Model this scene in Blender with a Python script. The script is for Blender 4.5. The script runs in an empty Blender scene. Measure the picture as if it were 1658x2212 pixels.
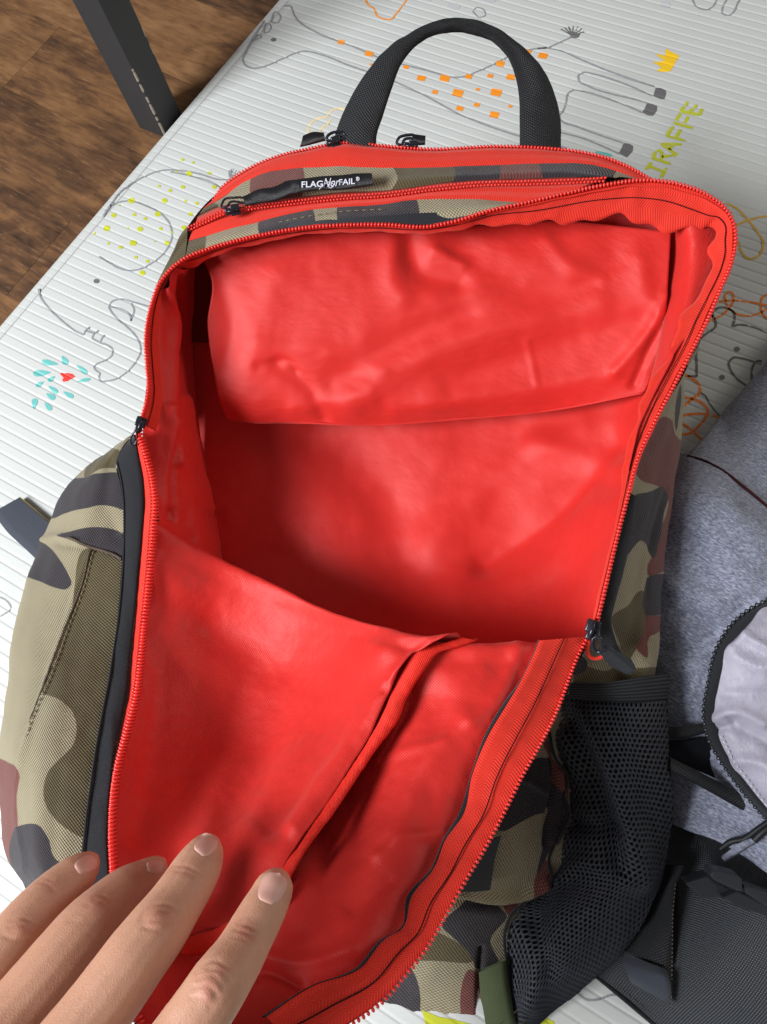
import bpy, bmesh, math, random
import numpy as np
from mathutils import Vector, Matrix, noise as mnoise

random.seed(7); RNG = np.random.RandomState(7)
SC = bpy.context.scene
COL = SC.collection

# ------------------------------------------------------------------ camera, world, lamps, exposure
F, CX, CY, HCAM = 1597.0, 829.0, 1106.0, 0.5
RW = np.array([[0.86869775, 0.4278199, -0.24966849],
               [0.48166108, -0.84720144, 0.22417032],
               [-0.11561498, -0.31499185, -0.94202617]])
CAM = np.array([0.0, 0.0, HCAM])
cam_d = bpy.data.cameras.new("camera"); cam = bpy.data.objects.new("camera", cam_d); COL.objects.link(cam)
cam_d.sensor_fit = 'VERTICAL'; cam_d.sensor_height = 36.0; cam_d.sensor_width = 27.0
cam_d.lens = F / 2212.0 * 36.0; cam_d.clip_start = 0.02; cam_d.clip_end = 50
M = Matrix.Identity(4)
for i in range(3):
    M[i][0] = RW[i][0]; M[i][1] = -RW[i][1]; M[i][2] = -RW[i][2]; M[i][3] = CAM[i]
cam.matrix_world = M
SC.camera = cam

world = bpy.data.worlds.new("World"); SC.world = world; world.use_nodes = True
bg = world.node_tree.nodes["Background"]; bg.inputs[0].default_value = (1.0, 0.98, 0.94, 1); bg.inputs[1].default_value = 0.17

def area_lamp(name, loc, target, sx, sy, power, color):
    l = bpy.data.lights.new(name, 'AREA'); l.shape = 'RECTANGLE'; l.size = sx; l.size_y = sy; l.energy = power; l.color = color
    o = bpy.data.objects.new(name, l); COL.objects.link(o)
    d = Vector(target) - Vector(loc)
    o.location = loc; o.rotation_euler = d.to_track_quat('-Z', 'Y').to_euler()
    return o
area_lamp("window_light", (-0.95, -0.95, 1.22), (0.0, 0.10, 0.12), 0.75, 0.65, 56.0, (0.95, 0.98, 1.0))
area_lamp("fill_light", (1.25, 1.45, 0.85), (0.1, 0.4, 0.0), 0.8, 0.8, 11.0, (1.0, 0.94, 0.84))  # added fill lamp from far right to brighten the mat, no real source
SC.view_settings.view_transform = 'Standard'; SC.view_settings.look = 'None'
SC.view_settings.exposure = 0.0; SC.view_settings.gamma = 1.0
SC.render.engine = 'CYCLES'
try:
    SC.cycles.use_denoising = True; SC.cycles.max_bounces = 8; SC.cycles.diffuse_bounces = 5
except Exception:
    pass

# ------------------------------------------------------------------ geometry helpers
def P(p):
    """(x, y, depth) in the frame of the camera's view -> world."""
    p = np.asarray(p, float)
    c = np.stack([(p[..., 0] - CX) / F * p[..., 2], (p[..., 1] - CY) / F * p[..., 2], p[..., 2]], -1)
    return c @ RW.T + CAM

def to_px(w):
    c = (np.asarray(w, float) - CAM) @ RW
    return np.stack([c[..., 0] / c[..., 2] * F + CX, c[..., 1] / c[..., 2] * F + CY, c[..., 2]], -1)

def gdepth(x, y, z=0.0):
    r = np.stack([(np.asarray(x, float) - CX) / F, (np.asarray(y, float) - CY) / F, np.ones_like(np.asarray(x, float))], -1)
    w = r @ RW.T
    return (z - HCAM) / w[..., 2]

def G(pts, z=0.0):
    pts = np.asarray(pts, float)
    d = gdepth(pts[..., 0], pts[..., 1], z)
    return P(np.stack([pts[..., 0], pts[..., 1], d], -1))

def zm(k, pts):
    x0, y0, s = k
    return [((x0 + a[0] / s) * 0.548643, (y0 + a[1] / s) * 0.548643) + tuple(a[2:]) for a in pts]

def cr(pts, n, closed=False, even=True):
    pts = np.asarray(pts, float)
    if closed:
        pts = np.vstack([pts, pts[:1]])
    k = len(pts)
    if k == 1: return np.repeat(pts, n, 0)
    seg = np.sqrt((np.diff(pts[:, :2], axis=0) ** 2).sum(1)) if pts.shape[1] >= 2 and even else np.ones(k - 1)
    if even and pts.shape[1] == 3 and np.abs(pts).max() < 5:
        seg = np.sqrt((np.diff(pts, axis=0) ** 2).sum(1))
    seg = np.maximum(seg, 1e-6)
    t = np.concatenate([[0], np.cumsum(seg)])
    m = np.zeros_like(pts)
    if k > 2:
        h0, h1 = seg[:-1, None], seg[1:, None]
        d0 = (pts[1:-1] - pts[:-2]) / h0; d1 = (pts[2:] - pts[1:-1]) / h1
        m[1:-1] = (d0 * h1 + d1 * h0) / (h0 + h1)
    if closed:
        d0 = (pts[-1] - pts[-2]) / seg[-1]; d1 = (pts[1] - pts[0]) / seg[0]
        m[0] = m[-1] = (d0 * seg[0] + d1 * seg[-1]) / (seg[0] + seg[-1])
    else:
        m[0] = (pts[1] - pts[0]) / seg[0]; m[-1] = (pts[-1] - pts[-2]) / seg[-1]
    s = np.linspace(0, t[-1], n)
    i = np.clip(np.searchsorted(t, s, side='right') - 1, 0, k - 2)
    h = seg[i][:, None]; x = ((s - t[i]) / seg[i])[:, None]
    p0, p1, m0, m1 = pts[i], pts[i + 1], m[i] * h, m[i + 1] * h
    return (2*x**3 - 3*x**2 + 1)*p0 + (x**3 - 2*x**2 + x)*m0 + (-2*x**3 + 3*x**2)*p1 + (x**3 - x**2)*m1

def plen(pts):
    pts = np.asarray(pts, float)
    return np.sqrt((np.diff(pts[:, :2], axis=0) ** 2).sum(1)).sum()

def polydist(px, poly):
    """distance of each point (N,2) to a polyline"""
    poly = np.asarray(poly, float)[:, :2]
    best = np.full(len(px), 1e9)
    for a, b in zip(poly[:-1], poly[1:]):
        ab = b - a; l = (ab ** 2).sum() + 1e-9
        t = np.clip(((px - a) @ ab) / l, 0, 1)
        best = np.minimum(best, np.sqrt(((px - a - t[:, None] * ab) ** 2).sum(1)))
    return best

def inside(px, poly):
    poly = np.asarray(poly, float); c = np.zeros(len(px), bool); j = len(poly) - 1
    for i in range(len(poly)):
        xi, yi = poly[i]; xj, yj = poly[j]
        cond = ((yi > px[:, 1]) != (yj > px[:, 1])) & (px[:, 0] < (xj - xi) * (px[:, 1] - yi) / (yj - yi + 1e-12) + xi)
        c ^= cond; j = i
    return c

def link(name, me, mat, parent=None, kind=None, label=None):
    o = bpy.data.objects.new(name, me); COL.objects.link(o)
    if mat is not None:
        me.materials.append(mat)
    if parent is not None:
        o.parent = parent
        if parent.type == 'EMPTY': o.matrix_parent_inverse = Matrix.Translation(-Vector(parent.location))
    if kind: o['kind'] = kind
    if label: o['label'] = label
    return o

def mesh(name, verts, faces, smooth=True):
    me = bpy.data.meshes.new(name)
    me.from_pydata([tuple(v) for v in verts], [], [tuple(f) for f in faces])
    if smooth:
        me.polygons.foreach_set('use_smooth', [True] * len(me.polygons))
    me.update()
    return me

def grid_mesh(name, W, uv=None, loop=False):
    nv, nu = W.shape[:2]
    V = W.reshape(-1, 3)
    a = (np.arange(nv - 1)[:, None] * nu + np.arange(nu - 1)[None, :])
    Q = np.stack([a, a + 1, a + nu + 1, a + nu], -1).reshape(-1, 4)
    me = bpy.data.meshes.new(name)
    me.vertices.add(len(V)); me.vertices.foreach_set('co', V.astype(np.float32).ravel())
    me.loops.add(len(Q) * 4); me.loops.foreach_set('vertex_index', Q.astype(np.int32).ravel())
    me.polygons.add(len(Q)); me.polygons.foreach_set('loop_start', (np.arange(len(Q)) * 4).astype(np.int32))
    me.polygons.foreach_set('use_smooth', np.ones(len(Q), bool))
    if uv is not None:
        l = me.uv_layers.new(name='UVMap')
        l.data.foreach_set('uv', uv.reshape(-1, 2)[Q.ravel()].astype(np.float32).ravel())
    me.update(calc_edges=True); me.validate()
    return me

def grid_uv(W):
    du = np.sqrt((np.diff(W, axis=1) ** 2).sum(-1)); dv = np.sqrt((np.diff(W, axis=0) ** 2).sum(-1))
    u = np.concatenate([[0], np.cumsum(du.mean(0))]); v = np.concatenate([[0], np.cumsum(dv.mean(1))])
    return np.stack(np.meshgrid(u, v), -1)

def grid_normals(W):
    gu = np.gradient(W, axis=1); gv = np.gradient(W, axis=0)
    n = np.cross(gu, gv); n /= np.linalg.norm(n, axis=-1, keepdims=True) + 1e-12
    if (n * (CAM - W)).sum(-1).mean() < 0: n = -n
    return n

def fbm(W, scale, seed, octv=2):
    out = np.empty(W.shape[:-1]); f = out.ravel()
    for i, p in enumerate(W.reshape(-1, 3)):
        v = Vector((p[0] * scale + seed * 7.1, p[1] * scale + seed * 3.3, p[2] * scale - seed))
        s = mnoise.noise(v)
        if octv > 1: s += 0.5 * mnoise.noise(v * 2.1)
        f[i] = s
    return out

def build_grid(rows, step=6.0, nu=None, nv=None, ridges=(), nz=None, seed=1, straight_v=False):
    L = max(plen(r) for r in rows)
    nu = nu or max(4, int(L / step))
    R = np.stack([cr(r, nu) for r in rows])          # k,nu,3
    mid = R[:, nu // 2, :2]; Lv = max(plen(R[:, j]) for j in (0, nu // 2, nu - 1))
    nv = nv or max(3, int(Lv / step))
    if len(rows) == 2 or straight_v:
        t = np.linspace(0, len(rows) - 1, nv); i = np.clip(t.astype(int), 0, len(rows) - 2); f = (t - i)[:, None, None]
        Pp = R[i] * (1 - f) + R[i + 1] * f
    else:
        Pp = np.stack([cr(R[:, j], nv) for j in range(nu)], 1)
    W = P(Pp)
    flat = Pp[..., :2].reshape(-1, 2)
    disp = np.zeros(len(flat))
    for poly, w, amp in ridges:
        pl = cr(poly, max(8, len(poly) * 4)) if len(poly) > 2 else np.asarray(poly, float)
        disp += amp * np.exp(-(polydist(flat, pl) / w) ** 2)
    disp = disp.reshape(W.shape[:2])
    if nz:
        for amp, sc in nz:
            disp = disp + amp * fbm(W, sc, seed)
    W = W + grid_normals(W) * disp[..., None]
    return W, Pp

def camo_attrs(me, Pp, W, blobs):
    """pattern distance fields: tan ground cloth with olive, maroon, black shapes and tan shapes on top"""
    flat = Pp[..., :2].reshape(-1, 2)
    for key in ('olive', 'maroon', 'black', 'tan'):
        if blobs is not None:
            val = np.full(len(flat), -1.0)
            for poly in blobs.get(key, ()):
                pl = cr(poly, len(poly) * 5, closed=True)
                d = polydist(flat, pl) / 20.0
                s = np.where(inside(flat, pl[:-1]), d, -d)
                val = np.maximum(val, np.clip(s, -1, 1))
        else:
            s0 = {'olive': 1.3, 'maroon': 4.7, 'black': 8.9, 'tan': 12.1}[key]
            th = {'olive': 0.05, 'maroon': 0.22, 'black': 0.2, 'tan': 0.33}[key]
            val = (fbm(W, 22.0, s0) .ravel() - th) * 3
        a = me.attributes.new(key, 'FLOAT', 'POINT'); a.data.foreach_set('value', val.astype(np.float32))

GRID = {}
def surf(name, rows, mat, parent, step=6.0, ridges=(), nz=None, seed=1, camo=False, blobs=None, thick=0.0, kind=None, label=None, straight_v=False, nu=None, nv=None):
    W, Pp = build_grid(rows, step, nu, nv, ridges, nz, seed, straight_v)
    n = np.cross(np.gradient(W, axis=1), np.gradient(W, axis=0))
    flip = (n * (CAM - W)).sum(-1).mean() < 0
    if flip: W = W[::-1]; Pp = Pp[::-1]
    me = grid_mesh(name, W, grid_uv(W))
    if camo: camo_attrs(me, Pp, W, blobs)
    o = link(name, me, mat, parent, kind, label); GRID[name] = (W.reshape(-1, 3), Pp[..., :2].reshape(-1, 2), grid_normals(W).reshape(-1, 3))
    if thick:
        m = o.modifiers.new('thickness', 'SOLIDIFY'); m.thickness = thick; m.offset = -1
    return o

def on_surf(key, px, lift=.0006, n=300):
    """world points lying just above a built surface along a drawn line"""
    W, Q, N = GRID[key]; pts = cr([p[:2] for p in px], n); out = []
    for p in pts:
        d2 = ((Q - p) ** 2).sum(1); i = np.argpartition(d2, 4)[:4]; w = 1 / (d2[i] + .5); w /= w.sum()
        nn = (N[i] * w[:, None]).sum(0); ww = (W[i] * w[:, None]).sum(0)
        out.append(ww + nn / np.linalg.norm(nn) * lift)
    return np.array(out)

def band(name, A, B, mat, parent, thick=0.0012, crown=0.0, step=6.0, kind=None, label=None, camo=False, blobs=None, nz=None, seed=3, ncross=5):
    """closed strip of cloth between two edges, given thickness and a slight crown"""
    n = max(4, int(max(plen(A), plen(B)) / step))
    a, b = cr(A, n), cr(B, n)
    ts = np.linspace(0, 1, ncross)
    rows = []
    for t in ts:
        r = a * (1 - t) + b * t; r = r.copy(); r[:, 2] -= crown * 4 * t * (1 - t); rows.append(r)
    Pp = np.stack(rows); W = P(Pp)
    N = grid_normals(W)
    if nz: 
        for amp, sc in nz: W = W + N * (amp * fbm(W, sc, seed))[..., None]
    uv = grid_uv(W)
    Wb = W - N * thick
    V = np.concatenate([W, Wb[::-1], W[:1]], 0)
    UV = np.concatenate([uv, uv[::-1], uv[:1]], 0)
    nn = np.cross(np.gradient(W, axis=1), np.gradient(W, axis=0))
    PP = np.concatenate([Pp, Pp[::-1], Pp[:1]], 0)
    if (nn * (CAM - W)).sum(-1).mean() < 0: V, UV, PP = V[:, ::-1], UV[:, ::-1], PP[:, ::-1]
    me = grid_mesh(name, V, UV)
    if camo: camo_attrs(me, PP, V, blobs)
    return link(name, me, mat, parent, kind, label)

def tube_geo(path, r, sides=6, cap=True):
    path = np.asarray(path, float); n = len(path)
    T = np.gradient(path, axis=0); T /= np.linalg.norm(T, axis=1, keepdims=True) + 1e-12
    up = CAM - path; up -= T * (up * T).sum(1, keepdims=True); up /= np.linalg.norm(up, axis=1, keepdims=True) + 1e-12
    B = np.cross(T, up)
    r = np.broadcast_to(np.asarray(r, float), (n,))
    V = []; Fc = []
    for i in range(n):
        for k in range(sides):
            a = 2 * math.pi * k / sides
            V.append(path[i] + r[i] * (math.cos(a) * B[i] + math.sin(a) * up[i]))
    for i in range(n - 1):
        for k in range(sides):
            k2 = (k + 1) % sides
            Fc.append((i * sides + k, i * sides + k2, (i + 1) * sides + k2, (i + 1) * sides + k))
    if cap:
        Fc.append(tuple(range(sides))[::-1]); Fc.append(tuple((n - 1) * sides + k for k in range(sides)))
    return V, Fc

def tube(name, path, r, mat, parent=None, sides=6, kind=None, label=None):
    V, Fc = tube_geo(path, r, sides)
    return link(name, mesh(name, V, Fc), mat, parent, kind, label)

def ell_unit(nu=7, nv=5):
    V = [(0, 0, 1)]; Fc = []
    for j in range(1, nv):
        th = math.pi * j / nv
        for i in range(nu):
            ph = 2 * math.pi * i / nu
            V.append((math.sin(th) * math.cos(ph), math.sin(th) * math.sin(ph), math.cos(th)))
    V.append((0, 0, -1)); last = len(V) - 1
    for i in range(nu):
        Fc.append((0, 1 + i, 1 + (i + 1) % nu)); 
        Fc.append((last, last - nu + (i + 1) % nu, last - nu + i))
    for j in range(nv - 2):
        for i in range(nu):
            a = 1 + j * nu + i; b = 1 + j * nu + (i + 1) % nu
            Fc.append((a, a + nu, b + nu, b))
    return np.array(V), Fc
EU = ell_unit()

def frames(path):
    T = np.gradient(path, axis=0); T /= np.linalg.norm(T, axis=1, keepdims=True)
    up = CAM - path; up -= T * (up * T).sum(1, keepdims=True); up /= np.linalg.norm(up, axis=1, keepdims=True)
    return T, up, np.cross(T, up)

def even3(curve, pitch):
    W = P(cr(curve, 600)); s = np.concatenate([[0], np.cumsum(np.linalg.norm(np.diff(W, axis=0), axis=1))])
    n = max(2, int(s[-1] / pitch)); q = np.linspace(0, s[-1], n)
    return np.stack([np.interp(q, s, W[:, k]) for k in range(3)], 1)

def teeth(name, curve, mat, parent, pitch=0.002, rb=0.0015, rn=0.0011, rt=0.42, off=0.0, lift=0.0, stagger=0.0):
    path = even3(curve, pitch); T, N, B = frames(path)
    V = []; Fc = []
    eu, ef = EU
    for i in range(len(path)):
        c = path[i] + B[i] * off + N[i] * lift + T[i] * stagger * pitch
        j = 1 + 0.06 * random.uniform(-1, 1)
        M3 = np.stack([T[i] * rt * pitch, B[i] * rb * j, N[i] * rn], 0)
        b = len(V); V.extend((eu @ M3 + c)); Fc.extend([tuple(b + k for k in f) for f in ef])
    return link(name, mesh(name, V, Fc), mat, parent, 'stuff')

def box_geo(c, ax, half, bevel=0.0):
    bm = bmesh.new(); bmesh.ops.create_cube(bm, size=2.0)
    M4 = Matrix.Identity(4)
    for k in range(3):
        for r in range(3): M4[r][k] = ax[k][r] * half[k]
        M4[k][3] = c[k]
    bmesh.ops.transform(bm, matrix=M4, verts=bm.verts)
    if bevel: bmesh.ops.bevel(bm, geom=bm.edges[:], offset=bevel, segments=2, affect='EDGES', profile=0.6)
    return bm

def bm_obj(name, bm, mat, parent=None, kind=None, label=None, smooth=True):
    bmesh.ops.recalc_face_normals(bm, faces=bm.faces)
    me = bpy.data.meshes.new(name); bm.to_mesh(me); bm.free()
    if smooth: me.polygons.foreach_set('use_smooth', [True] * len(me.polygons)); 
    me.update()
    o = link(name, me, mat, parent, kind, label)
    return o

def add_geo(bm, V, Fc):
    vs = [bm.verts.new(tuple(v)) for v in V]
    for f in Fc:
        try: bm.faces.new([vs[i] for i in f])
        except ValueError: pass

def slab(name, poly, d, thick, mat, parent, bevel=0.0006, label=None, smooth=False):
    """solid plate whose outline lies at a depth (number or one per corner)"""
    poly = np.asarray(poly, float); 
    dd = np.broadcast_to(np.asarray(d, float), (len(poly),))
    W = P(np.concatenate([poly, dd[:, None]], 1))
    n = np.cross(W[1] - W[0], W[2] - W[0]); n /= np.linalg.norm(n)
    if n @ (CAM - W[0]) < 0: n = -n
    bm = bmesh.new(); k = len(W)
    top = [bm.verts.new(tuple(w)) for w in W]; bot = [bm.verts.new(tuple(w - n * thick)) for w in W]
    bm.faces.new(top); bm.faces.new(bot[::-1])
    for i in range(k): bm.faces.new((top[i], bot[i], bot[(i + 1) % k], top[(i + 1) % k]))
    bmesh.ops.recalc_face_normals(bm, faces=bm.faces)
    if bevel: bmesh.ops.bevel(bm, geom=bm.edges[:], offset=bevel, segments=2, affect='EDGES', profile=0.6)
    return bm_obj(name, bm, mat, parent, None, label, smooth)

def empty(name, loc, label, cat, group=None):
    o = bpy.data.objects.new(name, None); COL.objects.link(o); o.empty_display_size = 0.05
    o.location = loc; o['label'] = label; o['category'] = cat
    if group: o['group'] = group
    return o

# ------------------------------------------------------------------ materials
def srgb(r, g, b):
    f = lambda c: (c / 12.92 if c <= 0.04045 else ((c + 0.055) / 1.055) ** 2.4)
    return tuple(f(c / 255.0) for c in (r, g, b))

class NT:
    def __init__(s, name):
        s.m = bpy.data.materials.new(name); s.m.use_nodes = True; s.t = s.m.node_tree
        s.b = s.t.nodes['Principled BSDF']; s.k = 0
    def n(s, typ, **kw):
        o = s.t.nodes.new(typ); s.k += 1; o.location = (-220 * (s.k % 9) - 200, -160 * (s.k // 9))
        for a, v in kw.items(): setattr(o, a, v)
        return o
    def put(s, sock, v):
        if isinstance(v, (int, float)): sock.default_value = v
        elif isinstance(v, tuple):
            sock.default_value = v if len(v) == len(sock.default_value) else tuple(v) + (1,)
        else: s.t.links.new(v, sock)
    def math(s, op, a, b=0.0, c=0.0, clamp=False):
        o = s.n('ShaderNodeMath', operation=op); o.use_clamp = clamp
        s.put(o.inputs[0], a); s.put(o.inputs[1], b); s.put(o.inputs[2], c); return o.outputs[0]
    def mix(s, f, a, b, blend='MIX'):
        o = s.n('ShaderNodeMix', data_type='RGBA', blend_type=blend)
        s.put(o.inputs[0], f); s.put(o.inputs[6], a); s.put(o.inputs[7], b); return o.outputs[2]
    def noise(s, scale, detail=3, rough=0.5, vec=None, dist=0.0):
        o = s.n('ShaderNodeTexNoise'); o.inputs['Scale'].default_value = scale; o.inputs['Detail'].default_value = detail
        o.inputs['Roughness'].default_value = rough; o.inputs['Distortion'].default_value = dist
        if vec is not None: s.t.links.new(vec, o.inputs['Vector'])
        return o.outputs['Fac']
    def ramp(s, f, stops):
        o = s.n('ShaderNodeValToRGB'); e = o.color_ramp.elements
        while len(e) < len(stops): e.new(0.5)
        for k, (p, c) in enumerate(stops):
            e[k].position = p; e[k].color = tuple(c) + (1,) if len(c) == 3 else c
        s.put(o.inputs[0], f); return o.outputs[0]
    def obj(s): return s.n('ShaderNodeTexCoord').outputs['Object']
    def uv(s):
        o = s.n('ShaderNodeSeparateXYZ'); s.t.links.new(s.n('ShaderNodeTexCoord').outputs['UV'], o.inputs[0]); return o.outputs[0], o.outputs[1]
    def mapped(s, scale, rot=(0, 0, 0), src=None):
        o = s.n('ShaderNodeMapping'); o.inputs['Scale'].default_value = scale; o.inputs['Rotation'].default_value = rot
        s.t.links.new(src if src is not None else s.obj(), o.inputs['Vector']); return o.outputs[0]
    def bump(s, h, dist, strength=1.0, prev=None):
        o = s.n('ShaderNodeBump'); o.inputs['Distance'].default_value = dist; o.inputs['Strength'].default_value = strength
        s.put(o.inputs['Height'], h)
        if prev is not None: s.t.links.new(prev, o.inputs['Normal'])
        return o.outputs[0]
    def weave(s, p):
        u, v = s.uv(); k = 2 * math.pi / p
        a = s.math('SINE', s.math('MULTIPLY', u, k)); b = s.math('SINE', s.math('MULTIPLY', v, k))
        return s.math('MULTIPLY_ADD', s.math('MULTIPLY', a, b), 0.5, 0.5)
    def herring(s, p=0.0011, w=0.0036, k=1.1):
        u, v = s.uv()
        t = s.math('PINGPONG', v, w)
        ph = s.math('MULTIPLY', s.math('MULTIPLY_ADD', t, k, u), 2 * math.pi / p)
        return s.math('MULTIPLY_ADD', s.math('SINE', ph), 0.5, 0.5)
    def out(s, col, rough=0.7, spec=0.3, normal=None, sheen=0.0, sheen_tint=None, metal=0.0, coat=0.0, sss=0.0):
        b = s.b; s.put(b.inputs['Base Color'], col); s.put(b.inputs['Roughness'], rough)
        b.inputs['Specular IOR Level'].default_value = spec; b.inputs['Metallic'].default_value = metal
        if normal is not None: s.t.links.new(normal, b.inputs['Normal'])
        if sheen:
            b.inputs['Sheen Weight'].default_value = sheen; b.inputs['Sheen Roughness'].default_value = 0.5
            if sheen_tint: b.inputs['Sheen Tint'].default_value = tuple(sheen_tint) + (1,)
        if coat: b.inputs['Coat Weight'].default_value = coat
        if sss:
            b.inputs['Subsurface Weight'].default_value = sss; b.inputs['Subsurface Radius'].default_value = (1.0, 0.35, 0.18)
            b.inputs['Subsurface Scale'].default_value = 0.004
        return s.m

def cloth(name, c, rough=0.75, spec=0.25, p=0.001, bd=0.0003, vary=0.25, sheen=0.0, tint=None, mottled=0.1, translucent=0.0):
    n = NT(name); h = n.weave(p)
    g = n.noise(900, 2); big = n.noise(30, 3)
    f = n.math('MULTIPLY_ADD', h, vary, 1 - vary * 0.6)
    f = n.math('MULTIPLY', f, n.math('MULTIPLY_ADD', g, 0.3, 0.85)); f = n.math('MULTIPLY', f, n.math('MULTIPLY_ADD', big, mottled * 2, 1 - mottled))
    col = n.mix(1.0, tuple(c), f, 'MULTIPLY')
    nb = n.bump(h, bd, 0.8)
    m = n.out(col, rough, spec, nb, sheen, tint)
    return m

RED = (0.80, 0.022, 0.014)
m_lining = NT('red_lining_cloth')
_h = m_lining.weave(0.0014); _g = m_lining.noise(26, 4); _l = m_lining.noise(120, 3)
_f = m_lining.math('MULTIPLY_ADD', _h, 0.16, 0.90)
_nb = m_lining.bump(_h, 0.00012, 0.7); _nb = m_lining.bump(_g, 0.002, 0.25, _nb)
m_lining = m_lining.out(m_lining.mix(1.0, m_lining.mix(_g, (0.58, 0.017, 0.013), (0.67, 0.023, 0.018)), _f, 'MULTIPLY'), 0.52, 0.35, _nb, 0.14, (1, 0.6, 0.55))

m_tape = NT('red_zip_tape')
_h = m_tape.herring(0.0014, 0.0042, 0.9); _f = m_tape.math('MULTIPLY_ADD', _h, 0.30, 0.78)
_f = m_tape.math('MULTIPLY', _f, m_tape.math('MULTIPLY_ADD', m_tape.noise(700, 2), 0.4, 0.8))
m_tape = m_tape.out(m_tape.mix(1.0, (0.78, 0.034, 0.018), _f, 'MULTIPLY'), 0.7, 0.25, m_tape.bump(_h, 0.0003, 0.6), 0.2, (1, 0.5, 0.45))

n_ = NT('red_zip_coil'); m_coil = n_.out(n_.mix(n_.noise(400, 2), (0.62, 0.016, 0.012), (0.8, 0.04, 0.03)), 0.28, 0.55)

n_ = NT('camouflage_cloth')
_w = n_.weave(0.0019)
def _at(nm):
    a = n_.n('ShaderNodeAttribute', attribute_name=nm)
    j = n_.math('MULTIPLY_ADD', n_.noise(1500, 1), 0.08, -0.04)
    return n_.math('MULTIPLY_ADD', n_.math('ADD', a.outputs['Fac'], j), 14.0, 0.5, clamp=True)
_c = n_.mix(n_.noise(500, 3), srgb(168, 157, 130), srgb(143, 132, 106))
_c = n_.mix(_at('olive'), _c, srgb(92, 80, 52))
_c = n_.mix(_at('maroon'), _c, srgb(116, 64, 58))
_c = n_.mix(_at('black'), _c, srgb(52, 46, 52))
_c = n_.mix(_at('tan'), _c, srgb(164, 153, 127))
_f = n_.math('MULTIPLY_ADD', _w, 0.95, 0.45)
_f = n_.math('MULTIPLY', _f, n_.math('MULTIPLY_ADD', n_.noise(1400, 2), 0.35, 0.82))
m_camo = n_.out(n_.mix(1.0, _c, _f, 'MULTIPLY'), 0.62, 0.3, n_.bump(_w, 0.0006, 0.9), 0.15)

m_piping = cloth('red_piping_cloth', (0.84, 0.028, 0.016), 0.6, 0.3, 0.0011, 0.0003, 0.25)
m_blackweb = cloth('black_webbing', srgb(25, 26, 30), 0.55, 0.4, 0.0016, 0.0006, 0.7)
m_binding = cloth('black_binding_tape', srgb(27, 27, 30), 0.8, 0.25, 0.0012, 0.0003, 0.6, 0.25, (0.8, 0.85, 1))
m_elastic = NT('black_ribbed_elastic')
_u, _v = m_elastic.uv(); _h = m_elastic.math('MULTIPLY_ADD', m_elastic.math('SINE', m_elastic.math('MULTIPLY', _v, 2 * math.pi / 0.0017)), 0.5, 0.5)
_h2 = m_elastic.math('MULTIPLY', _h, m_elastic.math('MULTIPLY_ADD', m_elastic.math('SINE', m_elastic.math('MULTIPLY', _u, 2 * math.pi / 0.0011)), 0.3, 0.7))
m_elastic = m_elastic.out(m_elastic.mix(_h2, srgb(20, 21, 24), srgb(58, 61, 66)), 0.6, 0.3, m_elastic.bump(_h2, 0.0005, 1.0))
m_net = cloth('black_net_thread', srgb(42, 45, 54), 0.5, 0.4, 0.0009, 0.0002, 0.5)
m_netback = cloth('navy_backing_cloth', srgb(15, 16, 24), 0.8, 0.2, 0.0012, 0.0002, 0.4)
n_ = NT('black_metal'); m_metal = n_.out(n_.mix(n_.math('GREATER_THAN', n_.noise(220, 3), 0.62), srgb(38, 38, 46), srgb(120, 124, 140)), 0.22, 0.6, None, metal=0.55)
n_ = NT('dark_stitching'); m_stitch = n_.out(n_.mix(n_.noise(800, 2), (0.05, 0.006, 0.008), (0.02, 0.004, 0.006)), 0.85, 0.2)
n_ = NT('pale_stitching'); m_pale = n_.out(n_.mix(n_.noise(900, 2), srgb(150, 140, 110), srgb(110, 100, 78)), 0.85, 0.2)
n_ = NT('dark_brown_thread'); m_thread = n_.out(n_.mix(n_.noise(900, 2), srgb(70, 58, 52), srgb(110, 98, 86)), 0.9, 0.2)
n_ = NT('black_plastic'); m_plastic = n_.out(n_.mix(n_.noise(160, 3), srgb(34, 36, 40), srgb(46, 49, 54)), 0.2, 0.7, n_.bump(n_.noise(700, 2), 0.0001, 0.5))
n_ = NT('white_print'); m_white = n_.out(n_.mix(n_.noise(700, 2), srgb(225, 225, 235), srgb(190, 190, 205)), 0.7, 0.2)
m_tag = cloth('black_satin_tag', srgb(22, 20, 24), 0.35, 0.5, 0.0008, 0.0002, 0.4)
m_green = cloth('green_binding_loop', srgb(86, 96, 66), 0.6, 0.3, 0.0012, 0.0004, 0.5)
m_strap = cloth('charcoal_strap_cloth', srgb(64, 68, 78), 0.8, 0.2, 0.0013, 0.0002, 0.35, 0.15)
n_ = NT('yellowed_strap_edge'); m_strapedge = n_.out(n_.mix(n_.noise(500, 2), srgb(170, 150, 105), srgb(130, 115, 80)), 0.85, 0.2)

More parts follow.
